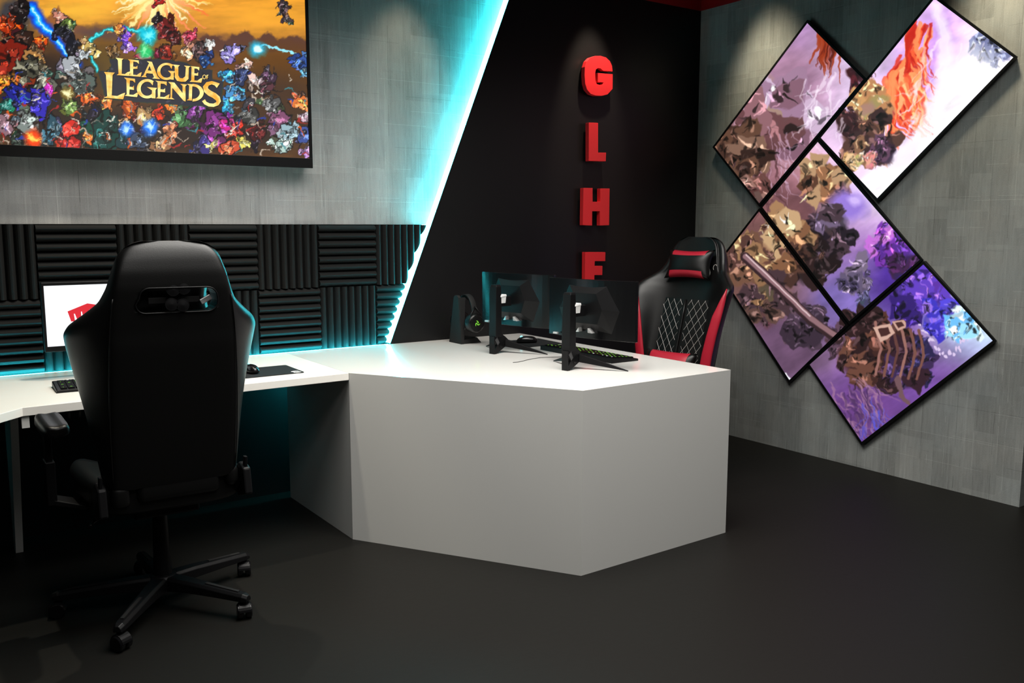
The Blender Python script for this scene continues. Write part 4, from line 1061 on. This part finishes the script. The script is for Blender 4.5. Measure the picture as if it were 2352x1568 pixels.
        v, f = prism(hood, lambda a_, b_, d: (a_-.004, d, b_), -.020, .020); cs.add([ct(p) for p in v], f)
        cst = cs.obj('caster', 'black', lg, bevel=.001)
        for q in (-1, 1):
            v, f = lathev([(.003, -.011), (.024, -.011), (.0275, -.007), (.0275, .007), (.024, .011), (.003, .011)], 22, (-.004, q*.0145, .0278), 'y')
            if q: mesh('wheel', [ct(p) for p in v], f, 'glossblack', lg, smooth=False, bevel=.0)
    BP = ('backrest', 'opening_rim', 'strap', 'clover_fitting', 'strap_buckle', 'piping', 'quilted_panel', 'centre_piping', 'side_stripe', 'head_pillow', 'lumbar_pillow', 'embroidered_mark')
    for ch in r.children:
        nm = ch.name.split('.')[0]
        if nm in BP and recline:
            H = Vector((0, -.25, .5)); Rm = Matrix.Rotation(recline, 3, 'X'); ch.location = H+Rm@(Vector(ch.location)-H)
            ch.rotation_euler.rotate(Rm.to_euler()) if ch.rotation_euler.y else setattr(ch, 'rotation_euler', (recline, 0, 0))
        if nm == 'armrest' and arm_dz: ch.location.z += arm_dz
        if nm == 'gas_lift' and lift: ch.scale.z = (.376+lift)/.376
        elif nm not in ('base_leg', 'base_hub', 'gas_lift'): ch.location.z += lift
    return r
gaming_chair((.725, 3.29, 0), math.radians(0), 'all-black gaming chair seen from behind, standing at the left worktop', False, 18, (-1,))
gaming_chair((3.235, 3.385, 0), math.radians(100), 'black and red gaming chair with quilted back, behind the white desk pod', True, 40, (-1, 1), -.12, math.radians(8.5), .005)

# ------------------------------------------------------------------ lights
def area(name, loc, rot, sx, sy, e, col=(1, 1, 1), spread=180):
    l = bpy.data.lights.new(name, 'AREA'); l.shape = 'RECTANGLE'; l.size = sx; l.size_y = sy; l.energy = e; l.color = col; l.spread = math.radians(spread)
    o = bpy.data.objects.new(name, l); COL.objects.link(o); o.location = loc; o.rotation_euler = rot; return o
def spot(name, loc, tgt, e, ang, blend, col, r=.03):
    l = bpy.data.lights.new(name, 'SPOT'); l.energy = e; l.spot_size = math.radians(ang); l.spot_blend = blend; l.color = col; l.shadow_soft_size = r
    o = bpy.data.objects.new(name, l); COL.objects.link(o); o.location = loc
    o.rotation_euler = (Vector(tgt)-Vector(loc)).to_track_quat('-Z', 'Y').to_euler(); return o
area('ceiling_panel_light', (1.75, 2.5, 3.05), (0, 0, 0), 1.8, 1.5, 90, (1, .965, .91), 130)
area('ceiling_panel_light', (2.9, 1.1, 3.05), (0, 0, 0), 1.4, 1.2, 33, (1, .97, .93), 150)
area('ceiling_panel_light', (.9, .5, 3.05), (0, 0, 0), 1.6, 1.2, 29, (1, .97, .93), 150)
spot('downlight', (.9, 3.75, 3.02), (.9, 3.85, .7), 130, 58, .5, (1, .92, .74))
spot('downlight', (4.10, 3.70, 3.02), (4.49, 3.70, 2.05), 80, 52, 1, (1, .85, .6), .08)
spot('downlight', (4.16, 2.30, 3.02), (4.49, 2.30, 2.1), 90, 52, 1, (1, .85, .6), .08)
spot('downlight', (3.55, 3.95, 2.98), (3.55, 4.25, 2.2), 110, 36, .7, (1, .8, .6))
spot('downlight', (2.30, 3.95, 2.98), (2.30, 4.33, 1.9), 24, 46, .8, (1, .85, .6))
w = bpy.data.worlds.new('world'); S.world = w; w.use_nodes = True
w.node_tree.nodes['Background'].inputs[0].default_value = (.02, .02, .022, 1); w.node_tree.nodes['Background'].inputs[1].default_value = 1

S.view_settings.view_transform = 'Standard'; S.view_settings.look = 'None'; S.view_settings.exposure = 0; S.view_settings.gamma = 1
S.view_settings.use_curve_mapping = False
